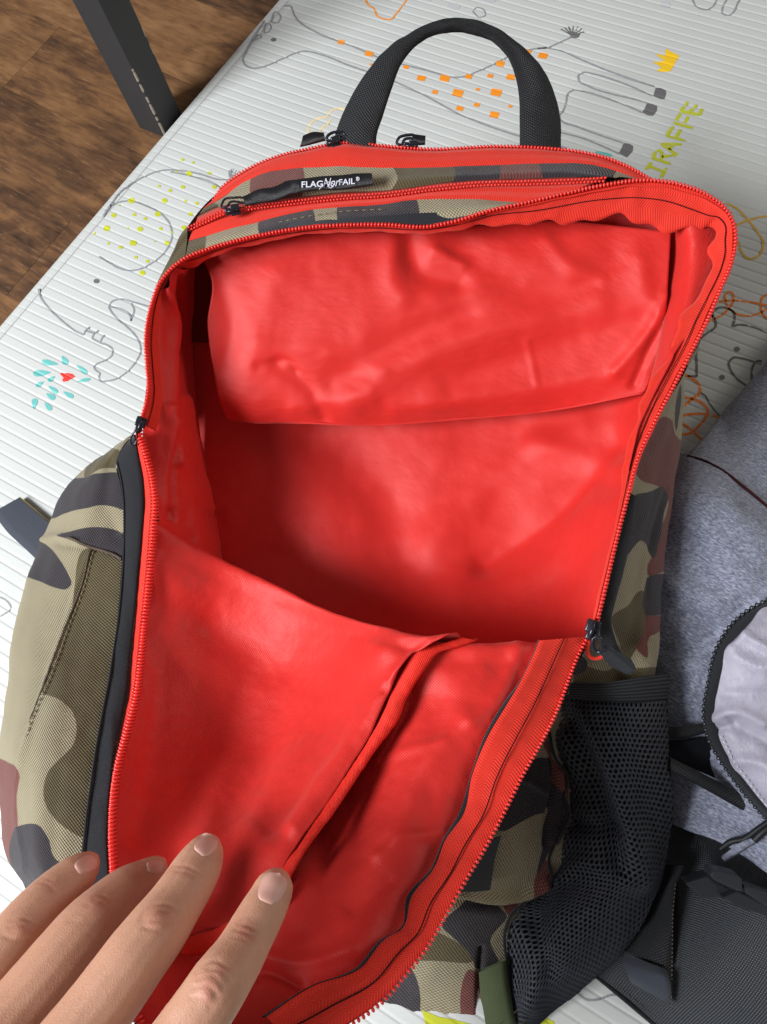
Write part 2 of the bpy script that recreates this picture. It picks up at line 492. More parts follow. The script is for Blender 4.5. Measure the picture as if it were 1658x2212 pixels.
# grey heather cloth, lilac cloth, coated black cloth of the second bag
n_ = NT('grey_heather_cloth')
_v1 = n_.noise(420, 3, 0.6, n_.mapped((1, 2.6, 1), (0, 0, 0.5))); _v2 = n_.noise(1500, 2)
_f = n_.math('ADD', n_.math('MULTIPLY', _v1, 0.7), n_.math('MULTIPLY', _v2, 0.4))
m_grey = n_.out(n_.ramp(_f, [(0.36, srgb(84, 87, 104)), (0.53, srgb(130, 134, 155)), (0.72, srgb(190, 194, 212))]), 0.75, 0.25, n_.bump(_f, 0.0009, 0.8), 0.25)
n_ = NT('lilac_lining_cloth'); _h = n_.weave(0.0011)
m_lilac = n_.out(n_.mix(1.0, n_.mix(n_.noise(20, 3), srgb(168, 163, 178), srgb(150, 146, 162)), n_.math('MULTIPLY_ADD', _h, 0.1, 0.93), 'MULTIPLY'), 0.45, 0.4, n_.bump(n_.noise(45, 4), 0.002, 0.3, n_.bump(_h, 0.00015, 0.5)))
n_ = NT('coated_black_cloth'); _u, _v = n_.uv()
_h = n_.math('MULTIPLY', n_.math('SINE', n_.math('MULTIPLY', n_.math('ADD', _u, _v), 2 * math.pi / 0.0034)), n_.math('SINE', n_.math('MULTIPLY', n_.math('SUBTRACT', _u, _v), 2 * math.pi / 0.0019)))
_h = n_.math('MULTIPLY_ADD', _h, 0.5, 0.5)
m_coated = n_.out(n_.mix(_h, srgb(38, 40, 45), srgb(60, 63, 69)), 0.42, 0.5, n_.bump(_h, 0.0006, 0.8))

# mat, inks
n_ = NT('ribbed_mat_foam'); _g = n_.noise(700, 2); _b = n_.noise(9, 3)
m_mat = n_.out(n_.mix(_b, srgb(198, 200, 198), srgb(205, 207, 205)), 0.42, 0.4, n_.bump(_g, 0.0002, 0.35))
n_ = NT('mat_edge_foam'); m_matedge = n_.out(n_.mix(n_.noise(60, 3), srgb(176, 173, 177), srgb(190, 188, 190)), 0.5, 0.35)
def ink(name, c):
    n = NT(name); return n.out(n.mix(n.noise(260, 3), tuple(min(1, x * 1.25) for x in c), c), 0.45, 0.4)
i_grey = ink('grey_ink', srgb(140, 140, 144)); i_dgrey = ink('dark_grey_ink', srgb(104, 102, 104)); i_orange = ink('orange_ink', srgb(238, 142, 40))
i_rust = ink('rust_orange_ink', srgb(226, 122, 40)); i_gold = ink('gold_ink', srgb(206, 164, 70)); i_yellow = ink('yellow_ink', srgb(240, 190, 40))
i_lime = ink('lime_ink', srgb(182, 186, 46)); i_teal = ink('teal_ink', srgb(104, 176, 172)); i_red = ink('red_ink', srgb(226, 60, 52))
i_pale = ink('pale_orange_ink', srgb(240, 206, 140))

# wood floor
def wood(seed):
    n = NT('wood_plank'); 
    oi = n.n('ShaderNodeObjectInfo')
    vec = n.n('ShaderNodeVectorMath', operation='ADD')
    sc = n.n('ShaderNodeVectorMath', operation='SCALE'); n.t.links.new(n.obj(), vec.inputs[0])
    cb = n.n('ShaderNodeCombineXYZ'); n.put(cb.inputs[0], n.math('MULTIPLY', oi.outputs['Random'], 37.0)); n.put(cb.inputs[1], n.math('MULTIPLY', oi.outputs['Random'], 91.0))
    n.t.links.new(cb.outputs[0], vec.inputs[1])
    mp = n.mapped((5, 34, 5), (0, 0, 0.0), vec.outputs[0]); mp2 = n.mapped((26, 170, 26), (0, 0, 0), vec.outputs[0]); mp3 = n.mapped((7, 15, 7), (0, 0, 0), vec.outputs[0])
    g1 = n.noise(1.6, 5, 0.62, mp, 1.4); g2 = n.noise(2.0, 4, 0.6, mp2, 0.5); g3 = n.noise(2.6, 4, 0.6, mp3, 0.8)
    f = n.math('ADD', n.math('ADD', n.math('MULTIPLY', g1, 0.42), n.math('MULTIPLY', g2, 0.22)), n.math('MULTIPLY', g3, 0.46))
    f = n.math('ADD', f, n.math('MULTIPLY_ADD', oi.outputs['Random'], 0.12, -0.06))
    c = n.ramp(f, [(0.38, srgb(56, 40, 31)), (0.50, srgb(94, 66, 46)), (0.60, srgb(124, 88, 58)), (0.76, srgb(150, 112, 78))])
    c = n.mix(n.math('MULTIPLY', n.math('GREATER_THAN', g2, 0.66), 0.18), c, srgb(150, 140, 128))
    return n.out(c, 0.5, 0.35, n.bump(f, 0.0008, 0.5))
m_wood = wood(1)
n_ = NT('dark_floor_base'); m_base = n_.out(n_.mix(n_.noise(20, 2), (0.02, 0.015, 0.012), (0.03, 0.022, 0.018)), 0.9, 0.2)
n_ = NT('black_painted_steel'); _g = n_.noise(500, 3)
m_leg = n_.out(n_.mix(_g, srgb(42, 42, 44), srgb(54, 54, 56)), 0.5, 0.4, n_.bump(_g, 0.0004, 0.5))
n_ = NT('bare_chipped_steel'); m_chip = n_.out(n_.mix(n_.noise(300, 2), srgb(176, 168, 158), srgb(140, 120, 100)), 0.6, 0.4)

# skin
n_ = NT('skin')
_a = n_.n('ShaderNodeAttribute', attribute_name='knuckle').outputs['Fac']; _b2 = n_.noise(60, 4); _p = n_.noise(420, 3)
_c = n_.mix(_b2, srgb(199, 151, 126), srgb(187, 137, 112))
_c = n_.mix(n_.math('MULTIPLY', _a, 0.75, clamp=True), _c, srgb(178, 116, 98))
_c = n_.mix(n_.math('MULTIPLY', n_.math('GREATER_THAN', _p, 0.66), 0.12), _c, srgb(164, 108, 88))
_vor = n_.n('ShaderNodeTexVoronoi'); _vor.inputs['Scale'].default_value = 1100; _vor.feature = 'DISTANCE_TO_EDGE'; n_.t.links.new(n_.obj(), _vor.inputs['Vector'])
m_skin = n_.out(_c, 0.5, 0.4, n_.bump(_vor.outputs[0], 0.00022, 0.35, n_.bump(n_.noise(260, 3), 0.0004, 0.35)), sss=0.22)
n_ = NT('fingernail'); m_nail = n_.out(n_.mix(n_.noise(90, 3), srgb(214, 168, 154), srgb(204, 154, 142)), 0.42, 0.35, sss=0.1)

# ================================================================== THE SETTING: floor, mat
base = bpy.data.objects.new('floor', mesh('floor', [(-2.2, -1.2, -0.0205), (1.6, -1.2, -0.0205), (1.6, 2.2, -0.0205), (-2.2, 2.2, -0.0205)], [(0, 1, 2, 3)], False))
COL.objects.link(base); base.data.materials.append(m_base); base['kind'] = 'structure'
FZ = -0.016
bm = box_geo((0, 0, 0), np.eye(3), (0.45985, 0.0449, 0.002), 0.0002)
bmesh.ops.recalc_face_normals(bm, faces=bm.faces)
plank_me = bpy.data.meshes.new('plank'); bm.to_mesh(plank_me); bm.free(); plank_me.materials.append(m_wood)
PA = -0.075; ca, sa = math.cos(PA), math.sin(PA)
for r in range(-5, 8):
    offs = {0: -0.69 - 0.46, 1: -0.688 - 0.46 + 0.21}.get(r, -1.15 + ((r * 0.37) % 0.9))
    for c in range(-1, 3):
        if r < -1 and c > 1: continue
        lx, ly = offs + c * 0.92 + 0.0, 0.333 + r * 0.09 + 0.045
        o = bpy.data.objects.new('plank', plank_me); COL.objects.link(o); o.parent = base
        x, y = -0.6 + (lx + 0.6) * ca, ly + sa * (lx + 0.6)
        o.location = (x, y, FZ - 0.002 + 0.0003 * ((r * 7 + c * 3) % 3)); o.rotation_euler = (0, 0, PA)

mat_root = empty('play_mat', (0.0, 0.2, -0.016), 'white ribbed foam play mat printed with animal line drawings, lying on the wood floor', 'play mat')
PER = 0.0088
def ribv(y):
    """embossed line: a narrow drop, then a gentle rise back to the flat"""
    t = ((np.asarray(y, float) + 0.0021) / PER) % 1.0
    dn = np.clip(t / 0.07, 0, 1); up = np.clip((t - 0.07) / 0.25, 0, 1)
    dn = dn * dn * (3 - 2 * dn); up = up * up * (3 - 2 * up)
    return -0.00055 * (dn - up)
def edge_x(y): return -0.4695 + (y - 0.526) * 0.075
ys = np.arange(-0.65, 1.1, PER / 14)
offs = [(-0.0095, -0.0158, 0), (-0.0100, -0.0120, 0), (-0.0085, -0.0060, 0), (-0.0050, -0.0024, 0.2), (0.0, -0.0008, 0.4), (0.0035, -0.0004, .5), (0.0050, -0.0014, .3), (0.0064, -0.0004, .5), (0.012, 0, 1), (0.10, 0, 1), (0.30, 0, 1), (0.60, 0, 1), (1.00, 0, 1), (1.45, 0, 1)]
Wm = np.zeros((len(ys), len(offs), 3))
for j, (ox, oz, k) in enumerate(offs):
    Wm[:, j, 0] = edge_x(ys) + ox; Wm[:, j, 1] = ys; Wm[:, j, 2] = oz + ribv(ys) * k
me = grid_mesh('mat_sheet', Wm[:, ::1], grid_uv(Wm))
link('mat_sheet', me, m_mat, mat_root)
path = np.stack([edge_x(ys[::8]) + 0.0050, ys[::8], np.full(len(ys[::8]), -0.0012)], 1)
tube('edge_seam', path, 0.0007, m_matedge, mat_root, 5)

# ---- prints: thin ink films lying on the ribs
class Ink:
    def __init__(s): s.V = []; s.F = []
    def line(s, pts, w=4.0, smooth=True):
        pts = np.asarray(pts, float)
        n = max(4, int(plen(pts) / 5.0)); pts = cr(pts, n) if smooth and len(pts) > 2 else np.stack([np.linspace(pts[0], pts[-1], n)] if len(pts) == 2 else [np.concatenate([np.linspace(a, b, 6) for a, b in zip(pts[:-1], pts[1:])])])[0]
        g = G(pts); hw = w * gdepth(pts[:, 0], pts[:, 1]) / F * 0.5
        T = np.gradient(g, axis=0); T /= np.linalg.norm(T, axis=1, keepdims=True) + 1e-12
        Nn = np.stack([-T[:, 1], T[:, 0], 0 * T[:, 0]], 1)
        b = len(s.V)
        wob = 1 + 0.12 * np.sin(np.arange(len(g)) * 1.7) 
        for k in range(len(g)):
            for sg in (-1, 1):
                v = g[k] + Nn[k] * hw[k] * sg * wob[k]; v[2] = ribv(v[1]) + 0.00022; s.V.append(v)
        for k in range(len(g) - 1): s.F.append((b + 2*k, b + 2*k + 2, b + 2*k + 3, b + 2*k + 1))
        return s
    def fill(s, pts):
        """filled shape following the ribs, in rows along the rib direction"""
        g = G(np.asarray(pts, float))
        y0, y1 = g[:, 1].min(), g[:, 1].max(); n = max(10, int((y1 - y0) / (PER / 10))); q = np.linspace(y0 + 1e-5, y1 - 1e-5, n)
        prev = None
        k = len(g)
        rows = []
        for y in q:
            xs = []
            for a, b in zip(g, np.roll(g, -1, 0)):
                if (a[1] > y) != (b[1] > y): xs.append(a[0] + (y - a[1]) / (b[1] - a[1]) * (b[0] - a[0]))
            xs.sort(); rows.append([(xs[i], xs[i + 1]) for i in range(0, len(xs) - 1, 2)])
        for (ya, ra), (yb, rb) in zip(zip(q[:-1], rows[:-1]), zip(q[1:], rows[1:])):
            if len(ra) == len(rb): pairs = list(zip(ra, rb))
            else: pairs = [(x, x) for x in ra]
            for (a0, a1), (b0, b1) in pairs:
                b = len(s.V)
                za, zb = ribv(ya) + 0.00024, ribv(yb) + 0.00024
                s.V += [(a0, ya, za), (a1, ya, za), (b1, yb, zb), (b0, yb, zb)]; s.F.append((b, b + 1, b + 2, b + 3))
        return s
    def disc(s, x, y, r, ry=None, ang=0.0):
        ry = ry or r; a = np.linspace(0, 2 * math.pi, 15)[:-1]; ca, sa = math.cos(math.radians(ang)), math.sin(math.radians(ang))
        return s.fill([(x + r * math.cos(t) * ca - ry * math.sin(t) * sa, y + r * math.cos(t) * sa + ry * math.sin(t) * ca) for t in a])
    def obj(s, name, mat):
        me = mesh(name, s.V, s.F, False)
        return link(name, me, mat, mat_root)

Z1 = (0, 1100, 2.011); Z2 = (2100, 0, 1.798); Z3 = (0, 0, 1.3817); Z4 = (2500, 600, 2.458); Z5 = (1000, 0, 1.2754); ZR = (2560, 1300, 2.212); C1 = (0, 0, 1.0973)
ZB = (1500, 2600, 1.5444)
# giraffe
k = Ink()
k.line(zm(Z5, [(150,30),(185,30),(200,70),(230,110),(300,155),(420,205),(500,235),(580,270),(640,295),(700,312),(770,330),(860,352),(940,375),(1000,387),(1060,385),(1110,365),(1180,335),(1230,310),(1300,275),(1380,250),(1480,238),(1540,212),(1600,185)]))
k.line(zm(Z2, [(0,348),(60,340),(130,345),(200,360),(300,405),(500,490),(700,560),(860,612)]))
k.line(zm(Z2, [(845,678),(700,615),(550,560),(430,525),(350,515),(320,535),(325,570),(400,615),(550,665),(700,700),(805,728)]))
k.line(zm(Z2, [(772,798),(650,745),(480,680),(350,645),(280,640),(245,665),(235,720),(215,780),(185,830),(200,855),(300,895),(450,950),(635,1012)]))
k.line(zm(Z2, [(610,1090),(500,1040),(350,980),(180,935)]))
k.line(zm(C1, [(1140,90),(1060,230),(1050,255),(1060,280),(1090,295),(1150,285),(1220,255),(1310,222),(1400,240),(1500,280),(1660,335),(1800,395),(2000,500),(2200,575),(2450,640)]))
for q in ([(1170,95),(1195,100),(1215,75),(1190,50),(1170,95)], [(1140,140),(1160,140),(1172,112),(1150,100),(1140,140)], [(1100,170),(1130,160),(1125,150),(1105,155),(1100,170)]):
    k.line(zm(C1, q), 3.0)
k.obj('giraffe_outline', i_grey)
Ink().disc(*zm(C1, [(1183,172)])[0], 6, 4).obj('giraffe_eye', i_dgrey)
k = Ink()
for q in ([(868,620),(905,622),(938,636),(942,662),(928,708),(900,702),(848,684),(858,655)], [(805,730),(850,736),(878,750),(876,785),(845,826),(812,818),(770,797),(792,765)], [(640,1013),(680,1018),(708,1033),(705,1070),(665,1116),(640,1106),(606,1086),(626,1050)]): Ink().fill(zm(Z2, q)).obj('giraffe_hoof', i_dgrey)
a0 = (1600, 180)
for dx, dy in ((-58,-45),(-40,-55),(-20,-62),(5,-65),(28,-62),(48,-48),(60,-28)): k.line(zm(Z5, [a0, (a0[0] + dx * .6, a0[1] + dy * .45), (a0[0] + dx, a0[1] + dy * .75)]), 3)
k.fill(zm(Z5, [(1580,165),(1640,170),(1630,190),(1595,190)]))
k.obj('tail_tuft', i_dgrey)
k = Ink()
for x, y, r in ((438,212,20),(580,270,24),(592,325,9),(765,338,16),(842,392,25),(960,393,29),(910,463,17),(1025,468,31),(1080,385,20),(1125,450,12),(1188,382,17),(1217,465,32),(1238,320,24),(1290,388,25),(1120,527,17),(1035,545,21),(1208,577,27),(1288,535,12),(1380,258,17),(1452,280,27)):
    Ink().fill(zm(Z5, [(x - r*1.0, y + r*.35), (x - r*.55, y - r*.8), (x + r*1.0, y - r*.35), (x + r*.55, y + r*.8)])).obj('giraffe_spot', i_orange)
Ink().line(zm(Z5, [(555,-10),(575,25),(605,45),(615,75),(650,95),(690,100)]), 3.6).line(zm(Z5, [(690,100),(735,45),(775,-10)]), 3.6, False).obj('orange_outline', i_orange)
Ink().line(zm(Z5, [(290,690),(272,650),(290,615),(330,592),(365,590),(385,560),(425,545),(470,555),(500,590)]), 3.4).line(zm(Z5, [(330,660),(345,640),(372,625),(385,600)]), 3).obj('flower_outline', i_pale)
Ink().fill(zm(Z2, [(865,505),(912,480),(845,440),(932,432),(850,372),(935,397),(938,345),(985,372),(1035,395),(970,508)])).obj('crown_drawing', i_yellow)
k = Ink()
for st in ([(1045,785),(1180,815)], [(1045,785),(1095,722)], [(1105,798),(1160,742)], [(1178,815),(1196,768)],
           [(1000,872),(1130,908)], [(1000,872),(1042,805)], [(1063,888),(1098,826)],
           [(945,962),(1075,996)], [(945,962),(992,895)], [(1008,978),(1046,915)],
           [(1020,1100),(905,1018)], [(905,1018),(1052,1024)], [(968,1062),(985,1022)],
           [(850,1122),(972,1160)], [(850,1122),(866,1078),(888,1062),(908,1075),(912,1100),(905,1138)], [(912,1112),(1000,1098)],
           [(800,1200),(838,1150)], [(818,1175),(925,1216)], [(905,1256),(946,1190)], [(760,1270),(800,1262),(850,1290)], [(752,1300),(770,1258)]):
    k.line(zm(Z2, st), 7.2)
k.obj('printed_letters', i_lime)
Ink().line(zm(Z2, [(1125,-10),(1150,40),(1220,70),(1270,50),(1300,0)]), 3.6).obj('pebble_outline', i_grey)
k = Ink().line(zm(Z2, [(1375,-10),(1340,60),(1340,95),(1380,108),(1410,95),(1450,20),(1470,-15)]), 3.6)
k.obj('pebble_outline', i_grey); k = Ink()
k.line(zm(Z5, [(1100,58),(1135,88),(1165,75),(1160,55),(1110,42),(1100,58)]), 3); k.obj('pebble_outline', i_grey)
i_faint = ink('pale_grey_ink', srgb(186, 186, 189))
for x_, y_, a_, b_ in ((1005, 30, 14, 8), (1180, -4, 16, 6), (870, 0, 9, 4), (2070, 22, 10, 8)): Ink().disc(*zm(Z5, [(x_, y_)])[0], a_, b_, 15).obj('pebble_drawing', i_faint)
# elephant
k = Ink()
k.line(zm(Z3, [(560,1180),(600,1120),(650,1050),(700,1010),(800,955),(870,930),(950,925),(1080,945),(1200,978),(1255,976)]))
k.line(zm(Z3, [(930,935),(1050,960),(1150,990),(1210,1025)]))
k.line(zm(Z3, [(575,1150),(600,1120),(650,1100),(720,1095),(800,1120),(880,1165),(930,1230),(935,1300),(900,1370),(830,1430),(740,1470),(650,1460),(590,1425),(540,1395)]))
k.line(zm(Z1, [(310,75),(315,120),(350,180),(430,270),(520,350),(600,410),(665,440)]))
for q in ([(715,378),(680,405),(665,440)], [(785,405),(748,430),(730,472)], [(830,440),(805,475),(795,508)], [(683,408),(750,428)], [(735,470),(800,505)]): k.line(zm(Z1, q))
k.line(zm(Z1, [(800,505),(850,520),(895,560),(890,600),(840,640),(770,670),(745,690),(760,720),(795,745),(785,775),(800,805),(850,805),(920,790),(1000,740),(1080,650),(1115,580),(1110,510),(1070,440),(1000,370),(930,310),(880,250),(865,215),(880,185),(930,160),(980,158),(1040,175),(1110,195),(1250,240)]))
k.line(zm(Z1, [(870,215),(960,235),(1030,280),(1040,330)])).line(zm(Z1, [(1040,185),(1065,240),(1050,300),(1040,330)]))
for dx, dy in ((-14,-50),(0,-55),(14,-58),(30,-50),(45,-44)): k.line(zm(Z3, [(1255,976),(1258 + dx, 976 + dy)]), 3)
Ink().line([(0,1290),(14,1297),(24,1312),(4,1330),(-12,1338)], 3.4).obj('leaf_outline', i_grey)
Ink().line(zm(ZB, [(1150,2010),(1190,2020),(1250,2062),(1330,2060),(1400,2035),(1460,2030)]), 4.5).obj('curved_outline', i_grey)
k.obj('elephant_outline', i_grey)
Ink().disc(*zm(Z3, [(527,1530)])[0], 6.5, 5).obj('elephant_eye', i_dgrey)
k = Ink()
for x, y, r in ((995,870,8),(1053,885,7),(1030,945,14),(1140,942,9),(868,1013,7),(997,1018,10),(928,1037,9),(1168,1018,11),(717,1092,16),(897,1092,13),(1010,1093,7),(1073,1107,9),(620,1172,12),(733,1168,9),(860,1165,14),(792,1190,9),(1038,1165,11),(582,1243,16),(764,1247,14),(876,1245,9),(1003,1240,13),(726,1322,17),(659,1345,10),(910,1322,12),(592,1325,7),(741,1400,8),(805,1422,9),(776,1485,14),(515,1270,6),(937,1265,6),(650,1115,5),(697,1240,5),(843,1315,4),(960,935,6)):
    Ink().disc(*zm(Z3, [(x, y)])[0], r * 0.46, r * 0.40).obj('yellow_spot', i_lime)
k = Ink()
for x, y, a, b, g in ((512,640,36,24,62),(400,662,62,22,10),(335,742,66,25,-4),(650,712,50,18,40),(665,800,50,14,-10),(410,788,32,17,-35),(318,830,34,17,-30),(422,872,42,19,38),(403,925,38,22,32),(543,912,44,18,30),(275,985,40,23,-82),(382,1005,38,20,48)):
    ca, sa = math.cos(math.radians(g)), math.sin(math.radians(g)); tip = -1 if x < 480 and y > 845 or x > 560 or y == 640 or y == 912 else 1
    if y in (640, 912, 872, 925, 1005, 712): tip = -1
    pts = [(math.cos(t), math.sin(t) * (0.62 - 0.38 * math.cos(t) * tip)) for t in np.linspace(0, 2*math.pi, 17)[:-1]]
    Ink().fill(zm(Z1, [(x + 1.1*a*u*ca - b*v*1.5*sa, y + 1.1*a*u*sa + b*v*1.5*ca) for u, v in pts])).obj('teal_leaf', i_teal)
Ink().disc(*zm(Z2, [(500,1090)])[0], 20, 5, 10).obj('teal_leaf', i_teal)
Ink().fill(zm(Z1, [(475,745),(495,735),(520,745),(545,738),(575,750),(610,770),(570,785),(540,806),(505,812),(493,797),(508,780),(490,765)])).obj('heart_drawing', i_red)
# right-hand drawings
Ink().line(zm(Z4, [(880,490),(910,503),(990,545),(1090,650),(1180,760),(1240,860),(1230,960),(1170,1020),(1110,1030),(1050,990),(1020,930),(1000,860)]), 5).line(zm(Z4, [(960,720),(1000,700),(1090,660),(1180,635),(1300,615)]), 5).obj('gold_scribble', i_gold)
Ink().line(zm(Z4, [(790,1450),(900,1435),(1000,1435),(1100,1445),(1200,1465),(1340,1495)]), 4.6).obj('orange_scribble', i_rust)
k = Ink()
k.line(zm(Z4, [(700,1640),(790,1605),(850,1570),(915,1510),(955,1440),(955,1380),(925,1350),(890,1360),(870,1400),(880,1440),(900,1490),(960,1550),(1050,1580),(1150,1575),(1230,1545),(1330,1470)]), 4.6)
k.line(zm(Z4, [(1340,1360),(1283,1375),(1240,1400),(1220,1470),(1235,1560),(1290,1615)]), 4.6)
k.obj('orange_scribble', i_rust); k = Ink()
k.line(zm(ZR, [(300,385),(340,405),(400,445),(440,510),(430,550),(380,590),(290,665)]), 6).line(zm(ZR, [(280,585),(380,600),(460,640),(505,700),(480,770),(420,840),(370,890),(330,905),(240,905)]), 6)
k.line(zm(ZR, [(240,755),(380,730),(470,730),(550,745),(660,775)]), 6).line(zm(ZR, [(240,780),(300,825),(370,880),(450,955),(480,990)]), 6); k.obj('orange_scribble', i_rust)
k = Ink().line(zm(Z4, [(745,1600),(760,1540),(800,1510),(850,1500),(910,1515),(960,1550),(968,1610),(945,1685)]), 5).line(zm(Z4, [(945,1685),(1000,1670),(1130,1685),(1320,1760)]), 5)
k.line(zm(Z4, [(740,1560),(780,1630),(785,1680),(700,1750),(640,1800),(610,1860),(595,1950),(600,2060),(600,2170)]), 5).line(zm(Z4, [(600,2170),(450,2160)]), 5)
k.line(zm(Z4, [(1230,2050),(1160,2030),(1040,1995),(950,1990),(910,2040),(930,2110),(1000,2200),(1080,2260)]), 5).line(zm(Z4, [(1130,2200),(1140,2080),(1180,2020),(1230,2020)]), 5)
k.line(zm(ZR, [(440,545),(480,570),(520,640),(600,740),(640,780)]), 4)
k.disc(*zm(Z4, [(990,1905)])[0], 6.5, 5.5).disc(*zm(Z4, [(845,2178)])[0], 6.5, 5.5); k.obj('cow_outline', i_dgrey)
Ink().fill(zm(ZB, [(250,2120),(340,2165),(430,2180),(560,2215),(600,2330),(300,2330)])).fill(zm(ZB, [(800,2240),(850,2190),(920,2165),(990,2160),(1050,2195),(1080,2260),(1000,2330),(850,2330)])).obj('lime_leaf', i_lime)

# ================================================================== table leg
tbl = empty('table', (-0.513, 0.366, FZ), 'black painted steel table leg with chipped edges standing on the wood floor', 'table')
z0 = FZ; zt = 0.62
x0, x1, y0, y1 = -0.5285, -0.4965, 0.352, 0.380
bm = box_geo(((x0+x1)/2, (y0+y1)/2, (z0+zt)/2), np.eye(3), ((x1-x0)/2, (y1-y0)/2, (zt-z0)/2), 0.0014)
leg = bm_obj('leg', bm, m_leg, tbl, smooth=False)
V, Fc = [], []
rr = random.Random(3)
for (ex, ey) in ((x1, y0), (x1, y1)):
    for i in range(16 if ey == y0 else 5):
        z = z0 + 0.002 + (rr.random() ** 1.6) * (0.085 if ey == y0 else 0.035)
        if ey == y1: z += 0.05
        h = rr.uniform(0.0015, 0.0065); w = rr.uniform(0.0000, 0.0006)
        b = len(V); e = 0.0002; sg = 1 if ey == y0 else -1
        c0 = (ex - 0.0007, ey + 0.0007 * sg)
        V += [(ex - 0.0010 - w, ey - e * sg, z), (ex - 0.0004, ey + 0.0003 * sg - e * sg, z - h * .3), (ex + e, ey + (0.0010 + w) * sg, z), (ex + e, ey + (0.0010 + w * .5) * sg, z + h), (ex - 0.0003, ey + 0.0003 * sg - e * sg, z + h * 1.2), (ex - 0.0010 - w * .4, ey - e * sg, z + h)]
        Fc += [(b, b+1, b+4, b+5), (b+1, b+2, b+3, b+4)]
link('paint_chip', mesh('paint_chip', V, Fc, False), m_chip, leg, 'stuff')

bm_obj('tabletop', box_geo((-1.02, 0.78, 0.635), np.eye(3), (0.54, 0.45, 0.0145), 0.002), m_wood, tbl, smooth=False)

# ================================================================== camouflage backpack
bp = empty('backpack', (0.0, 0.1, 0.0), 'open camouflage backpack with bright red lining, lying on the white play mat', 'backpack')
C3 = lambda L: [(x / 2, y / 2 + 737.2) for x, y in L]
C4 = lambda L: [(x / 2 + 829, y / 2 + 737.2) for x, y in L]
C5 = lambda L: [(x / 2, y / 2 + 1474.6) for x, y in L]
C6 = lambda L: [(x / 2 + 829, y / 2 + 1474.6) for x, y in L]

RIM = [(302,915,.440),(316,870,.442),(321,837,.443),(318,790,.445),(315,737,.445),(320,690,.445),(330,650,.445),(345,612,.444),(370,581,.443),(400,558,.442),(450,538,.44),(540,513,.435),(650,493,.43),(740,486,.428),(829,485,.426),(929,489,.423),(979,479,.42),(1054,456,.418),(1139,437,.416),(1229,416,.414),(1304,400,.413),(1404,389,.412),(1464,397,.411),(1529,421,.41),(1569,452,.409),(1586,483,.409),(1590,520,.409),(1581,566,.408),(1554,632,.406),(1524,702,.404),(1499,750,.402),(1454,838,.399),(1414,914,.396),(1379,990,.393),(1359,1064,.390),(1339,1140,.387),(1321,1215,.384),(1306,1280,.382),(1291,1342,.381)]
RIM_IN = [(338,930,.447),(350,880,.45),(347,800,.452),(343,720,.452),(347,660,.452),(362,612,.452),(392,578,.453),(425,574,.453),(447,563,.452),(475,551,.448),(540,531,.445),(620,515,.44),(720,503,.436),(829,503,.434),(929,505,.431),(1000,498,.428),(1039,486,.426),(1149,487,.425),(1259,474,.423),(1329,474,.421),(1419,485,.42),(1470,502,.419),(1512,503,.418),(1529,490,.417),(1547,503,.416),(1537,532,.416),(1538,562,.415),(1504,642,.412),(1469,697,.409),(1449,750,.407),(1394,852,.402),(1367,922,.398),(1347,1017,.394),(1338,1080,.391),(1327,1145,.389),(1309,1214,.387),(1293,1280,.385),(1281,1340,.384)]
FL_R = [(1268,1375,.381),(1244,1422,.376),(1224,1475,.368),(1199,1540,.358),(1169,1600,.348),(1129,1670,.338),(1089,1750,.328),(1049,1825,.318),(1004,1900,.308),(964,1970,.300),(924,2040,.292),(874,2105,.286),(829,2157,.283),(750,2214,.279),(640,2262,.277)]
FL_RIN = [(1165,1384,.377),(1147,1430,.370),(1124,1475,.364),(1099,1517,.358),(1054,1592,.349),(1021,1672,.342),(1001,1760,.333),(962,1815,.327),(936,1877,.318),(890,1937,.311),(869,2005,.302),(829,2032,.298),(778,2092,.289),(675,2131,.285),(575,2197,.281)]
FL_L = [(298,925,.44),(318,987,.44),(331,1037,.438),(337,1087,.437),(334,1137,.436),(328,1212,.436),(321,1280,.432),(313,1350,.428),(306,1420,.418),(296,1500,.404),(276,1580,.389),(257,1650,.374),(246,1725,.361),(243,1800,.349),(247,1890,.335),(252,1960,.325),(264,2040,.315),(294,2190,.298),(350,2300,.286)]
FL_LIN = [(292,940,.443),(301,987,.443),(310,1040,.442),(312,1100,.441),(308,1150,.44),(303,1212,.439),(297,1280,.435),(291,1350,.430),(285,1420,.421),(278,1500,.407),(262,1580,.391),(248,1650,.376),(239,1725,.363),(236,1800,.351),(239,1890,.337),(244,1960,.327),(256,2040,.317),(285,2190,.30),(340,2310,.288)]

_a, _b = cr(RIM, 220), cr(RIM_IN, 220)
_w = np.arange(220); _k = (.10 * np.sin(_w * .41) + .07 * np.sin(_w * .93 + 1)) * np.clip((_w - 25) / 20, 0, 1) * np.clip((205 - _w) / 20, 0, 1)
RIM_IN = _b + (_b - _a) * _k[:, None]
